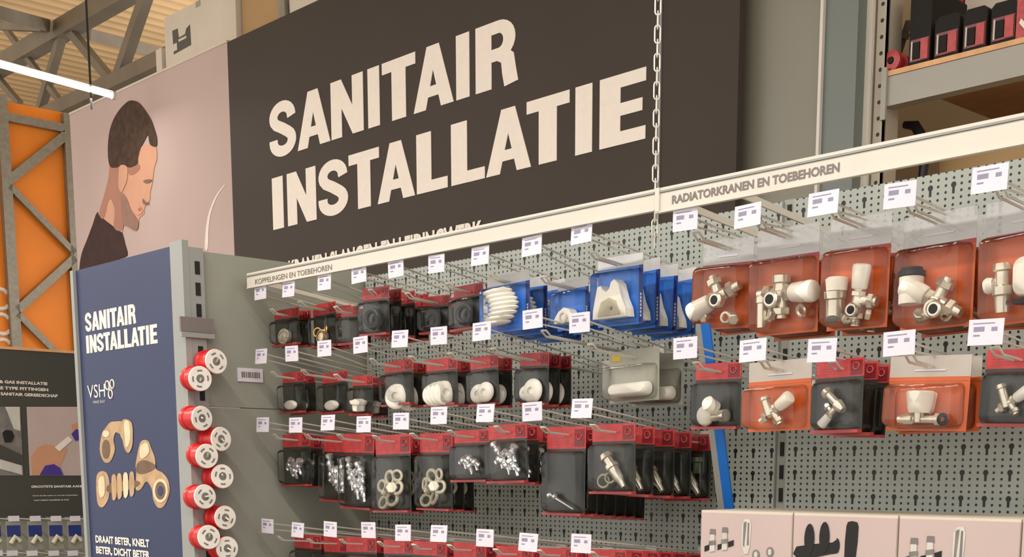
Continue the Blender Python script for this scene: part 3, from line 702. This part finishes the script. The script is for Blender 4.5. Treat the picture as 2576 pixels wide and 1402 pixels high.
# leaning blue strip
a, b = PX(1770, 800, -1.315), PX(1838, 1290, -1.25)
bl = tag(empty('divider_strip', (-1.30, 1.68, 1.6)), 'leaning divider strip, blue with a white edge, beside the right bay joint', 'divider strip')
def slant(x0, x1, m, name):
    p0 = PY(x0[0], x0[1], 1.66); p1 = PY(x1[0], x1[1], 1.82)
    q0_ = PY(x0[2], x0[1], 1.66); q1_ = PY(x1[2], x1[1], 1.82)
    rel(MB().prism([p0, q0_, q1_, p1], (0, .003, 0)), name, m, bl)
slant((1762, 815, 1784), (1822, 1282, 1845), 'cyan', 'blue_strip'); slant((1750, 815, 1762), (1806, 1282, 1822), 'rail', 'white_edge')

# ================================================================== cartons on the shelf, lower right
shz = 1.30
tag(MB().box((gxj+.02, 1.62, shz-.03), (gx1, YB-.001, shz)).build('steel_shelf', 'metal'), 'grey steel shelf under the row of printed white cartons', 'shelf')
bxs = [(1765, 1994, 1293, 0), (1998, 2259, 1300, 1), (2264, 2570, 1308, 2), (2575, 2900, 1316, 0)]
for i, (l, r, yt, kind) in enumerate(bxs):
    Y0 = 1.70
    x0, x1 = PY(l, 1300, Y0).x, PY(r, 1300, Y0).x; z1 = 1.5515
    e = tag(empty('carton', ((x0+x1)/2, 1.78, shz)), ('white carton with pictured chrome valve set, left end of shelf row', 'white carton pictured with black valve set, middle of shelf row', 'white carton with chrome valve set, right of the black-valve carton', 'white carton cut by the right edge, end of shelf row')[i], 'carton', 'printed valve set cartons')
    rel(MB().box((x0, Y0, shz), (x1, Y0+.17, z1)), 'box_body', 'cart', e)
    rel(MB().box((x0+.0005, Y0-.001, shz), (x1-.0005, Y0, z1-.004)), 'front_print', 'lav', e)
    W = x1-x0
    mk = 'dark' if kind == 1 else 'gprint'
    def P2(u, v): return (x0+u*W, z1-v*W)
    def dp(pts, m, o=.002): rel(MB().xz([P2(*q_) for q_ in (smooth(pts, 2) if kind == 1 and m == 'dark' else pts)], Y0-o, .0006), 'printed_valve', m, e)
    if kind == 1:
        dp([(.04, .29), (.4, .24), (.44, .2), (.47, .24), (.46, .32), (.38, .34), (.06, .4)], 'dark')
        for cx_, cz_ in ((.17, .22), (.32, .2)): dp([(cx_+.05*math.cos(t), cz_+.13*math.sin(t)) for t in [2*PI*q_/18 for q_ in range(18)]], 'dark', .0026)
        dp([(.53, .1), (.56, .06), (.61, .06), (.645, .1), (.63, .35), (.6, .4), (.55, .4), (.52, .35)], 'dark')
        for cx_, cz_ in ((.38, .47), (.5, .47), (.69, .42), (.8, .42)): dp([(cx_+.05*math.cos(t), cz_+.055*math.sin(t)) for t in [2*PI*q_/16 for q_ in range(16)]], 'dark')
    else:
        dp([(.05, .33), (.11, .31), (.11, .36), (.05, .38)], 'dark'); dp([(.2, .31), (.28, .29), (.28, .33), (.2, .36)], 'dark'); dp([(.32, .28), (.38, .26), (.38, .31), (.32, .33)], 'dark')
        for cx_, cz_ in ((.14, .22), (.28, .2)):
            dp([(cx_-.035, cz_), (cx_-.03, cz_-.05), (cx_+.03, cz_-.05), (cx_+.035, cz_)], 'print'); dp([(cx_-.025, cz_), (cx_+.025, cz_), (cx_+.03, cz_+.15), (cx_-.03, cz_+.16)], 'lgrey', .0026)
            dp([(cx_-.035, cz_+.06), (cx_+.035, cz_+.05), (cx_+.035, cz_+.09), (cx_-.035, cz_+.1)], 'gprint', .0032)
        dp([(.47, .12), (.5, .07), (.55, .07), (.57, .12), (.56, .32), (.54, .38), (.5, .38), (.47, .3)], 'lgrey'); dp([(.49, .1), (.52, .09), (.5, .32), (.485, .3)], 'gprint', .0026); dp([(.535, .1), (.55, .1), (.55, .3), (.53, .3)], 'gprint', .0026)
        for cx_, cz_ in ((.35, .47), (.63, .38), (.78, .35), (.48, .45)): dp([(cx_+.04*math.cos(t), cz_+.045*math.sin(t)) for t in [2*PI*q_/14 for q_ in range(14)]], 'gprint'); dp([(cx_+.02*math.cos(t), cz_+.028*math.sin(t)) for t in [2*PI*q_/14 for q_ in range(14)]], 'lgrey', .0026)
    dp([(.6, .56), (.75, .46), (1-.004, .4), (1-.004, .7), (.55, .7)], 'navy', .0014)
    dp([(.5, .6), (.7, .55), (.8, .46), (.88, .52), (.8, .7), (.5, .7)], 'pgold', .0018)

# ================================================================== pack contents (local frame: hangs from 0,0,0; faces -Y)
def V3(x, y, z): return Vector((x, y, z))
ZMIN = [0]
def nut(mb, o, d, r, L): mb.lathe(o, d, [(0, r*.85), (L*.12, r), (L*.88, r), (L, r*.85)], 6)
def valve(e, cx, cz, y, s, ang, kn='white', extra=True, open_front=True, met='nickel'):
    d = V3(math.cos(ang), -.1, math.sin(ang)); p = V3(-math.sin(ang), -.05, math.cos(ang)); c = V3(cx, y, cz)
    k = MB(); k.lathe(c+d*s*.55, d, [(0, s*.36), (s*.08, s*.42), (s*1.05, s*.5), (s*1.22, s*.46), (s*1.28, s*.3)], 18); k.build('valve_knob', kn, e, True)
    b = MB(); b.lathe(c-d*s*.5, d, [(0, s*.28), (s*.4, s*.34), (s*.6, s*.3), (s*1.05, s*.26)], 16)
    nut(b, c+d*s*.2, d, s*.4, s*.28); nut(b, c-d*s*.95, d, s*.4, s*.35)
    b.lathe(c-d*s*1.3, d, [(0, s*.24), (s*.5, s*.26)], 14)
    b.lathe(c, -p, [(0, s*.28), (s*.6, s*.26), (s*1.1, s*.26)], 14); nut(b, c-p*s*.6, -p, s*.4, s*.35)
    b.build('valve_body', met, e, True)
    if open_front:
        q = c-d*s*.25+V3(0, -s*.25, -s*.3)
        t = MB(); t.lathe(q, (0, -1, 0), [(0, s*.36), (s*.35, s*.38), (s*.42, s*.3)], 18); t.build('pipe_end', met, e, True)
        MB().lathe(q+V3(0, -s*.422, 0), (0, -1, 0), [(0, s*.22), (s*.01, s*.22)], 16).build('pipe_bore', 'dark', e)
    if extra:
        m_ = MB()
        for i in range(3):
            q = V3(cx+random.uniform(-1.0, 1.0)*s, y+random.uniform(-.1, .2)*s, max(ZMIN[0]+s*.32, cz-s*random.uniform(.8, 1.2)))
            if i % 2: m_.ringt(q, (random.uniform(-.5, .5), -1, random.uniform(-.4, .6)), s*.24, s*.09, 16, 6)
            else: nut(m_, q, (random.uniform(-1, 1), -.6, random.uniform(-.5, .5)), s*.3, s*.3)
        m_.build('nuts', met, e, True)
def contents(e, kind, w, h, d, zt, zb):
    y = -d*.5; cz = (zt+zb)/2; H = zt-zb; ZMIN[0] = zb
    if kind in ('brass', 'brassring'):
        b = MB(); b.lathe((w*.02, -d*.3, zb+H*.25), (.2, -1, .1), [(0, w*.2), (d*.4, w*.2), (d*.45, w*.13)], 20); b.build('fitting', 'nickel', e, True)
        r = MB(); r.ringt((w*.05, -d*.75, zb+H*.25), (.1, -1, .1), w*.15, w*.035, 18, 6)
        if kind == 'brassring':
            r.ringt((-w*.15, -d*.6, zb+H*.45), (.4, -1, .2), w*.12, w*.03, 18, 6); r.ringt((w*.25, -d*.6, zb+H*.5), (-.3, -1, .2), w*.1, w*.03, 18, 6)
        r.build('sealing_ring', 'brass' if kind == 'brassring' else 'nickel', e, True)
    elif kind == 'dark':
        b = MB(); b.ringt((0, y, cz-H*.05), (.2, -1, .1), w*.2, w*.07, 20, 8); b.build('rubber_ring', 'black', e, True)
        b = MB(); b.ringt((w*.12, y-.002, cz-H*.2), (-.3, -1, .2), w*.15, w*.05, 20, 8); b.build('rubber_ring', 'black', e, True)
    elif kind == 'soap':
        b = MB(); b.ball((0, y, zb+H*.2), w*.3, 1, .35, .42); b.build('wall_plug', 'white', e, True)
    elif kind == 'cup':
        b = MB(); b.lathe((0, y, zb+H*.06), (.1, -.1, 1), [(0, w*.2), (H*.25, w*.22), (H*.3, w*.28), (H*.42, w*.3), (H*.45, w*.2), (H*.5, w*.14)], 18); b.build('cap', 'white', e, True)
    elif kind in ('disc1', 'discs', 'discpair', 'discbig'):
        spec = {'disc1': [(0, .2, .3, .5)], 'discs': [(-.22, .26, .28, .9), (-.08, .28, .3, 1), (.06, .3, .3, 1), (.2, .3, .3, 1.1)],
                'discpair': [(-.15, .28, .27, .3), (.12, .32, .28, .2)], 'discbig': [(-.2, .26, .2, .4), (.05, .32, .33, .1)]}[kind]
        for (u, v, r, tl) in spec:
            b = MB(); n_ = (math.sin(tl), -math.cos(tl), .12)
            b.lathe((u*w, -d*.35, zb+H*v), n_, [(0, w*r), (.002, w*r*.98), (.006, w*r*.8), (.009, w*r*.5), (.009, w*r*.3), (.004, w*r*.28)], 24); b.build('rosette', 'white', e, True)
    elif kind == 'fan':
        for i in range(8):
            t = i/7; b = MB()
            cz_ = zb+H*(.14+.76*t); b.ball((-w*(.14-.2*math.sin(t*3)), -d*.6, cz_), w*.36, 1.05, .35, .13+.05*t, 18, 8)
            b.build('pipe_clip', 'white', e, True)
    elif kind in ('clips', 'clipsbig'):
        n_ = 3 if kind == 'clips' else 2
        if kind == 'clips':
            b = MB(); b.xz([(-w*.35, zb+.004), (w*.3, zb+.004), (w*.32, zb+H*.25), (w*.2, zb+H*.45), (0, zb+H*.52), (-w*.2, zb+H*.4), (-w*.34, zb+H*.2)], -d*.85, d*.6); b.build('pipe_clip', 'white', e)
            b = MB(); b.ringt((0, -d*.9, zb+H*.22), (0, -1, 0), w*.13, w*.03, 18, 6); b.build('clip_ring', 'white', e, True)
        else:
            z = lambda v: zb+H*v*1.18
            b = MB(); b.xz([(-w*.44, z(.06)), (w*.4, z(.06)), (w*.38, z(.2)), (w*.28, z(.38)), (w*.2, z(.62)), (w*.1, z(.7)), (w*.02, z(.66)), (-w*.02, z(.56)), (-w*.1, z(.5)), (-w*.2, z(.56)), (-w*.24, z(.62)), (-w*.32, z(.6)), (-w*.38, z(.4)), (-w*.43, z(.2))], -d*.9, d*.7); b.build('pipe_clip', 'white', e)
            b = MB(); b.xz([(-w*.3, z(.1)), (w*.25, z(.1)), (w*.15, z(.34)), (0, z(.4)), (-w*.2, z(.34))], -d*1.0, d*.1); b.build('clip_front', 'cream', e)
            b = MB(); b.lathe((w*.05, -d*1.02, z(.22)), (0, -1, 0), [(0, w*.03), (.002, w*.03)], 12); b.build('screw_hole', 'print', e)
    elif kind == 'bar':
        b = MB(); b.shell(w*.86, zb+H*.5, zb+H*.05, d*.75, -.003, .014); b.build('cover_plate', 'white', e, True)
    elif kind == 'rings':
        for (u, v, r) in ((-.22, .45, .11), (.04, .6, .13), (-.18, .13, .12), (.1, .2, .13), (.27, .64, .1), (.28, .4, .12)):
            b = MB(); b.ringt((u*w, -d*.6, zb+H*v), (random.uniform(-.5, .5), -1, random.uniform(-.3, .3)), w*r, w*r*.3, 18, 7); b.build('sealing_ring', 'cream', e, True)
        b = MB(); nut(b, (w*.1, y, zb+H*.38), (.5, -.6, .2), w*.13, w*.16); nut(b, (-w*.05, y, zb+H*.3), (-.5, -.6, .5), w*.1, w*.13); b.build('fitting', 'nickel', e, True)
    elif kind in ('chromesmall', 'chromebig'):
        n_ = 3 if kind == 'chromesmall' else 7
        for i in range(n_):
            u, v = ((-.15, .55), (.2, .5), (.05, .38), (-.2, .8), (.22, .72), (-.05, .62), (.28, .34))[i]; b = MB(); a_ = random.uniform(.2, 2.6)
            c = V3(u*w, -d*.5, zb+H*v); dd = V3(math.cos(a_), -.2, math.sin(a_)).normalized()
            b.lathe(c-dd*w*.16, dd, [(0, w*.05), (w*.05, w*.07), (w*.07, w*.05), (w*.25, w*.05), (w*.27, w*.08), (w*.34, w*.08), (w*.36, w*.04)], 14)
            b.tube([c, c+V3(w*.1, -.003, -w*.1), c+V3(w*.13, -.003, -min(w*.26, H*.26))], w*.035, 8)
            b.ball(c, w*.085); b.build('chrome_fitting', 'chrome', e, True)
    elif kind == 'rod':
        b = MB(); b.tube([(-w*.35, y, zb+H*.3), (-w*.1, y, zb+H*.2), (w*.35, y, zb+H*.04)], [w*.03, w*.035, w*.02], 10); b.ball((-w*.2, y, zb+H*.25), w*.07); b.ball((-w*.36, y, zb+H*.27), w*.06); b.build('chrome_fitting', 'chrome', e, True)
    elif kind == 'pipe':
        a_ = V3(-w*.12, y, zb+H*.78); c = V3(w*.36, y, zb+H*.06)
        dd = (c-a_); L = dd.length
        b = MB(); b.lathe(a_, dd, [(0, w*.13), (L*.12, w*.14), (L*.13, w*.1), (L*.3, w*.1), (L*.32, w*.14), (L*.42, w*.14), (L*.44, w*.11), (L*.75, w*.1), (L*.8, w*.07), (L, w*.05)], 18); b.build('trap_pipe', 'nickel', e, True)
        b = MB(); b.ringt((-w*.15, y-.002, zb+H*.2), (.3, -1, .1), w*.12, w*.022, 18, 6); b.ringt((w*.02, y-.002, zb+H*.28), (.3, -1, .1), w*.1, w*.02, 18, 6); b.build('sealing_ring', 'cream', e, True)
    elif kind == 'vA': valve(e, -w*.02, cz-H*.02, y, w*.35, PI+.42)
    elif kind == 'vB':
        valve(e, w*.02, cz+H*.02, y, w*.34, -.05); b = MB(); b.lathe((w*.0, y, cz+H*.05), (0, 0, 1), [(0, w*.13), (H*.1, w*.12), (H*.12, w*.15), (H*.22, w*.15), (H*.24, w*.1)], 18)
        b.lathe((-w*.34, y, zb+H*.05), (0, 0, 1), [(0, w*.08), (H*.35, w*.08), (H*.36, w*.1), (H*.44, w*.1)], 14); b.build('valve_body', 'nickel', e, True)
    elif kind == 'vC':
        valve(e, w*.12, cz-H*.18, y, w*.31, PI/2-.15); b = MB(); b.lathe((-w*.28, y, zb+H*.05), (0, -.1, 1), [(0, w*.16), (H*.3, w*.15), (H*.32, w*.18), (H*.42, w*.18)], 18); b.build('valve_body', 'nickel', e, True)
        b = MB(); b.lathe((-w*.28, y, zb+H*.47), (0, 0, 1), [(0, w*.17), (H*.16, w*.19), (H*.19, w*.15)], 18); b.build('valve_knob', 'white', e, True)
        MB().ball((-w*.26, -d*.9, zb+H*.07), w*.13, 1, .2, .5).build('rubber_cap', 'gprint', e, True)
    elif kind == 'vD':
        valve(e, w*.1, cz-H*.22, y, w*.31, PI-.5); b = MB(); b.lathe((-w*.3, y, zb+H*.28), (0, 0, 1), [(0, w*.17), (H*.36, w*.17), (H*.37, w*.15)], 18); b.build('sensor_body', 'white', e, True)
        b = MB(); b.lathe((-w*.3, y, zb+H*.655), (0, 0, 1), [(0, w*.19), (H*.06, w*.19), (H*.08, w*.15), (H*.11, w*.15)], 20); b.build('cap', 'black', e, True)
        b = MB(); b.lathe((-w*.1, y, zb+H*.1), (1, -.2, .3), [(0, w*.08), (w*.2, w*.08), (w*.21, w*.12), (w*.35, w*.12)], 14); b.ringt((w*.12, -d*.9, zb+H*.17), (0, -1, 0), w*.1, w*.035, 18, 6); b.build('valve_body', 'nickel', e, True)
    elif kind == 'vE':
        b = MB(); b.lathe((-w*.22, y, zb+H*.08), (0, -.05, 1), [(0, w*.09), (H*.2, w*.1), (H*.22, w*.13), (H*.32, w*.13), (H*.34, w*.09), (H*.5, w*.09), (H*.52, w*.12), (H*.6, w*.11)], 16); nut(b, (-w*.22, y, zb+H*.42), (-1, -.2, 0), w*.1, w*.12); b.build('valve_body', 'nickel', e, True)
        b = MB(); b.lathe((-w*.34, y, zb+H*.44), (-1, -.1, -.1), [(0, w*.09), (w*.08, w*.11), (w*.12, w*.09)], 18); b.build('valve_knob', 'white', e, True)
        b = MB(); b.shell(w*.52, zb+H*.74, zb+H*.22, d*.8, -.004, .014); b.v = [(v[0]+w*.2, v[1], v[2]) for v in b.v]; b.build('thermostat_head', 'white', e, True)
        b = MB(); b.box((-w*.05, -d*.7, zb+H*.16), (w*.42, -.004, zb+H*.22)); b.build('foot', 'black', e)
    elif kind == 'kv':
        b = MB(); b.lathe((w*-.02, y, zb+H*.32), (0, 0, 1), [(0, w*.13), (H*.1, w*.15), (H*.48, w*.18), (H*.52, w*.165), (H*.53, w*.1)], 20); b.build('valve_knob', 'white', e, True)
        b = MB(); b.lathe((-w*.3, y, zb+H*.17), (1, 0, 0), [(0, w*.05), (w*.1, w*.07), (w*.2, w*.07), (w*.22, w*.05), (w*.5, w*.05), (w*.52, w*.08), (w*.6, w*.08)], 14); b.lathe((-w*.02, y, zb+H*.1), (0, 0, 1), [(0, w*.07), (H*.24, w*.08)], 14); b.build('valve_body', 'nickel', e, True)
        b = MB(); b.ringt((w*.32, -d*.6, zb+H*.17), (1, -.7, 0), w*.055, w*.025, 16, 6); b.build('sealing_ring', 'black', e, True)
    elif kind == 'kw':
        valve(e, 0, cz-H*.1, y, w*.21, .55, 'white', False, False); b = MB(); b.lathe((-w*.05, y, zb+H*.3), (-.35, -.1, 1), [(0, w*.08), (H*.4, w*.07), (H*.42, w*.09), (H*.5, w*.08)], 14); b.build('valve_body', 'nickel', e, True)
    elif kind == 'kx':
        valve(e, -w*.05, cz-H*.15, y, w*.2, -2.3, 'white', False, False); b = MB(); b.lathe((-w*.22, y, zb+H*.8), (.62, -.1, -.5), [(0, w*.11), (w*.1, w*.12), (w*.11, w*.08), (w*.4, w*.08), (w*.42, w*.12), (w*.55, w*.1), (w*.62, w*.07)], 14); b.build('valve_body', 'nickel', e, True)
    elif kind == 'ky':
        b = MB(); b.lathe((w*.05, y, zb+H*.4), (-.2, -1, .5), [(0, w*.13), (.02, w*.14), (.024, w*.09)], 18); b.build('valve_knob', 'white', e, True)
        b = MB(); b.ball((-w*.2, y, zb+H*.22), w*.2, 1, .6, 1); b.build('valve_knob', 'white', e, True); b = MB(); b.lathe((0, y, zb+H*.18), (1, -.1, .1), [(0, w*.09), (w*.2, w*.09), (w*.21, w*.12), (w*.34, w*.12)], 12); b.build('valve_body', 'nickel', e, True)
DESC = {'red': 'red-topped charcoal', 'blue': 'blue', 'orange': 'orange', 'low': 'orange clear-topped', 'grey': 'grey'}
WHAT = {'brass': 'round nickel part', 'brassring': 'brass rings', 'dark': 'black rings', 'soap': 'white oval', 'cup': 'white cap', 'disc1': 'one white rosette', 'discs': 'several rosettes', 'discpair': 'two rosettes', 'discbig': 'large rosette',
        'fan': 'stacked white clips', 'clips': 'white pipe clip', 'clipsbig': 'large white clip', 'bar': 'white cover', 'rings': 'cream rings', 'chromesmall': 'chrome parts', 'chromebig': 'many chrome parts', 'rod': 'chrome rod', 'pipe': 'nickel pipe',
        'vA': 'slanted valve', 'vB': 'sideways valve', 'vC': 'twin valve', 'vD': 'dark-capped sensor', 'vE': 'thermostat head', 'kv': 'upright knob valve', 'kw': 'white knob valve', 'kx': 'slanted nickel valve', 'ky': 'round knob valve', 'none': 'small parts'}
def pack(style, kind, w, h, loc):
    e = empty('blister_pack', loc); top = .012                       # card top sits above the hang hole
    d = {'orange': .036, 'low': .034, 'blue': .028, 'grey': .03}.get(style, .022)
    hh = {'red': .25, 'blue': .17, 'orange': .27, 'low': .28, 'grey': .25}[style]*h
    zt, zb = top, top-h
    if style == 'red':
        MB().box((-w/2, -.0008, zb), (w/2, 0, zt-hh)).build('card', 'card', e)
        MB().box((-w/2, -.001, zt-hh), (w/2, .0002, zt)).build('red_header', 'red', e)
        MB().box((w*.22, -.0016, zt-hh*.9), (w*.46, -.001, zt-hh*.12)).build('emblem_panel', 'dred', e)
        lg = MB(); lg.ringt((w*.34, -.0018, zt-hh*.45), (0, 1, 0), w*.06, w*.015, 12, 5); lg.build('emblem', 'red', e)
        l2 = MB()
        for i in range(3): l2.box((-w*.42, -.0014, zt-hh*(.5+.14*i)), (w*(.14-.08*i), -.001, zt-hh*(.46+.14*i)))
        l2.build('printed_lines', 'lip', e)
        MB().box((-w/2, -.012, zb-.0015), (w/2, .0002, zb+.003)).build('bottom_lip', 'lip', e)
    elif style == 'blue':
        MB().box((-w/2, -.0008, zb), (w/2, 0, zt-hh)).build('card', 'blue', e)
        MB().box((-w/2, -.001, zt-hh), (w/2, .0002, zt)).build('header', 'lite', e)
        MB().box((w*.42, -.0014, zb), (w*.5, -.0008, zt-hh)).build('edge_stripe', 'navy', e)
        v = MB()
        for i in range(7): v.box((w*.445, -.0018, zb+h*(.1+.05*i)), (w*.475, -.0014, zb+h*(.135+.05*i)))
        v.build('printed_lines', 'lite', e)
    elif style in ('orange', 'low'):
        MB().box((-w/2, -.0008, zb), (w/2, 0, zt-hh)).build('card', 'orange', e)
        MB().box((-w/2, -.001, zt-hh), (w/2, .0002, zt)).build('header', 'milky' if style == 'orange' else 'hgrey', e)
        MB().box((-w/2, -.0014, zt-hh-.006), (w/2, -.0008, zt-hh)).build('card_band', 'lip' if style == 'orange' else 'orange', e)
        MB().box((-w*.18, -.0022, zt-hh*.72), (w*.2, -.0011, zt-hh*.66)).build('hanger_slot', 'tag', e)
    else:
        MB().box((-w/2, -.0008, zb), (w/2, 0, zt)).build('card', 'greyc', e)
        MB().box((-w*.45, -.0014, zt-hh*.75), (-w*.26, -.0008, zt-hh*.1)).build('yellow_sticker', 'yellow', e)
    b = MB(); bt_ = zt-hh-(.004 if style != 'low' else h*.08)
    b.shell(w*(.94 if style != 'low' else .9), bt_, zb+.003, d, -.0012, .01)
    b.build('blister', 'clear' if style in ('red', 'grey', 'blue') else 'pinkclear', e, True)
    contents(e, kind, w*.9, h, d, bt_-.003, zb+.006)
    return e
# ================================================================== hooks
ORD = ['first', 'second', 'third', 'fourth', 'fifth', 'sixth', 'seventh', 'eighth', 'ninth']
tagmesh = {}
def hook(tx, ty, lab, group, zh=None, yfront=None, tilt=0, sz=1):
    t = PY(tx, ty, YF+.004)
    if zh is None: zh = t.z-.028
    e = tag(empty('display_hook', (t.x, YB, zh)), lab, 'display hook', group)
    yf = -(YB-(YF+.03))                                              # front tip, local y
    w_ = MB()
    for s in (-.006, .006):
        w_.tube([(s, 0, -.022), (s, yf*.5, -.010), (s, yf+.012, .001), (s, yf, .010)], .0019, 6)
    w_.tube([(-.006, yf, .010), (.006, yf, .010)], .0019, 6)
    w_.build('prongs', 'wire', e, True)
    zt = t.z-zh
    a_ = MB()
    a_.tube([(0, 0, -.004), (0, yf*.6, zt*.62), (0, yf-.022, zt+.006)], .0017, 6); a_.tube([(.007, 0, -.016), (.007, yf*.6, zt*.3), (.007, yf-.02, zt-.008)], .0015, 6); a_.build('tag_arm', 'wire', e, True)
    MB().box((-.014, -.004, -.032), (.014, -.0005, .006)).build('back_plate', 'wire', e)
    tg = MB().box((-.0245, -.0012, -.0165), (.0245, 0, .0165)).build('price_tag', 'tag', e); tg.location = (0, YF+.0035-YB, zt); tg.rotation_euler = (tilt, random.uniform(-.03, .03), random.uniform(-.04, .04))
    pm = MB(); pm.box((-.017, -.0016, .001), (-.002, -.0012, .007)); pm.box((.008, -.0016, .001), (.016, -.0012, .006)); pm.box((-.017, -.0016, -.005), (-.008, -.0012, -.003)); pm.box((-.018, -.0016, .0105), (.012, -.0012, .0118))
    pm.build('tag_print', 'tagp', tg)
    return t, zh, e
ROWS = {
 ('top', 'left'): [(656,735,733,776,868,60,'red','brass',2,.03),(727,728,826,762,872,58,'red','brassring',2,.04),(817,710,890,770,866,44,'red','none',2,.03),(904,691,952,722,842,66,'red','dark',4,.034),
   (997,676,1103,744,838,70,'red','dark',2,.03),(1099,664,1182,716,830,76,'red','dark',1,.03),(1209,644,1280,690,835,112,'blue','fan',4,.045),(1339,619,1440,706,830,80,'blue','clips',2,.04),(1464,588,1555,645,820,118,'blue','clipsbig',4,.048)],
 ('second', 'left'): [(658,897,745,936,1038,60,'red','soap',2,.03),(735,890,848,936,1040,66,'red','soap',1,.03),(817,877,918,945,1045,52,'red','cup',2,.035),(908,868,1008,906,1020,74,'red','disc1',2,.035),
   (1007,853,1115,902,1020,74,'red','discs',2,.035),(1105,845,1220,896,1020,68,'red','discpair',2,.035),(1213,834,1345,888,1018,74,'red','discbig',3,.03),(1341,803,0,0,0,0,None,None,0,0),(1459,812,1592,880,1012,124,'grey','bar',2,.06)],
 ('third', 'left'): [(662,1069,748,1092,1222,72,'red','chromesmall',2,.035),(745,1070,858,1096,1262,84,'red','chromebig',1,.03),(826,1064,905,1092,1280,78,'red','chromebig',2,.03),(916,1068,990,1094,1288,84,'red','rings',2,.035),
   (1010,1060,1098,1090,1283,86,'red','rings',3,.03),(1105,1046,1188,1082,1212,84,'red','chromesmall',1,.03),(1222,1040,1278,1068,1214,94,'red','chromebig',3,.035),(1340,1036,1425,1074,1295,98,'red','rod',7,.027),(1465,1028,1543,1067,1241,108,'red','pipe',5,.052)],
 ('bottom', 'left'): [(674,1324,770,1346,1480,66,'red','chromesmall',2,.04),(750,1334,840,1352,1500,62,'red','rings',2,.04),(832,1332,905,1352,1500,74,'red','chromesmall',2,.035),(928,1334,1000,1358,1500,74,'red','chromebig',3,.03),
   (1015,1341,1080,1364,1500,80,'red','dark',2,.03),(1105,1343,1180,1366,1520,84,'red','rings',3,.03),(1221,1354,1295,1376,1530,88,'red','chromebig',3,.035),(1330,1365,1405,1378,1530,92,'red','pipe',2,.035),(1463,1368,1530,1382,1560,100,'red','chromebig',6,.042)],
 ('upper', 'right'): [(1725,553,1820,604,828,128,'orange','vA',2,.05),(1882,543,1965,574,842,150,'orange','vB',2,.05),(2072,512,2142,548,830,148,'orange','vC',2,.055),(2265,491,2335,538,830,182,'orange','vD',2,.05),(2491,450,2545,500,815,205,'orange','vE',2,.05)],
 ('lower', 'right'): [(1725,876,1802,914,1078,116,'red','ky',1,.04),(1895,882,1955,908,1085,155,'low','kw',1,.05),(2069,882,2105,904,1088,122,'red','kx',3,.035),(2263,864,2328,896,1085,200,'low','kv',2,.03),(2481,836,2545,880,1073,160,'red','kw',1,.04)],
}
for (row, bay), items in ROWS.items():
    for i, (tx, ty, cx, yt, ybm, wp, style, kind, n, sp_) in enumerate(items):
        where = '%s hook from left, %s row, %s bay' % (ORD[i], row, bay)
        grp = 'wire hooks in the %s row of the %s bay' % (row, bay)
        X = PY(tx, ty, YF+.004).x
        if style:
            Y = X/colx(cx); Y = max(Y, YF+.045)
            zt = PY(cx, yt, Y).z; zb = PY(cx, ybm, Y).z; wd = PY(cx+wp/2, yt, Y).x-PY(cx-wp/2, yt, Y).x
            zhole = zt-.012
            slope = .011/.16
            zh = zhole + .022 - (YB-Y)*slope*1.0
            # prong height at Y: piecewise from -.022 at the back to -.010 half way to .001 at the tip
            Lh = YB-(YF+.03); u = (YB-Y)/Lh
            ph_ = -.022+.012*min(u, .5)/.5+(.011*max(0, u-.5)/.46)
            zh = zhole-ph_-.003
        else: zh = None
        hook(tx, ty, 'wire hook with white price tag, '+where, grp, zh, tilt=random.uniform(-.12, .02))
        if not style: continue
        n = min(n, max(1, int((YB-.03-Y)/sp_)+1))
        h = zt-zb
        p0 = pack(style, kind, wd, h, (X, Y, zhole)); rz = random.uniform(-.05, .05)
        desc = '%s pack with %s' % (DESC[style], WHAT[kind])
        for j in range(n):
            o = p0 if j == 0 else copy_tree(p0)
            yy = Y+j*sp_; u = (YB-yy)/Lh; ph_ = -.022+.012*min(u, .5)/.5+(.011*max(0, u-.5)/.46)
            o.location = (X+(random.uniform(-.003, .003) if j else 0), yy, zh+ph_+.003)
            o.rotation_euler = (random.uniform(-.03, .03), random.uniform(-.035, .035), rz+(random.uniform(-.04, .04) if j else 0))
            tag(o, '%s, %s on %s hook, %s row, %s bay' % (desc, 'front' if j == 0 else ORD[j], ORD[i], row, bay), 'blister pack', 'packs hanging in the %s row of the %s bay' % (row, bay))
# green pack hanging deep in the third row near the joint
gp = PY(1765, 1110, 1.9)
e = tag(empty('blister_pack', gp), 'small olive green pack hanging deep in left bay beside the leaning strip', 'blister pack')
MB().box((-.025, -.001, -.075), (.025, 0, .0)).build('card', 'green', e)
b = MB(); b.shell(.044, -.015, -.07, .018, -.0012, .008); b.build('blister', 'clear', e, True)
b = MB(); b.lathe((0, -.012, -.06), (0, 0, 1), [(0, .008), (.02, .009), (.022, .012), (.03, .012)], 14); b.build('fitting', 'green', e, True)
MB().tube([(0, YB-1.9, -.008), (0, 0, -.004), (0, -.03, -.002)], .0018, 6).build('hook_wire', 'wire', e, True)
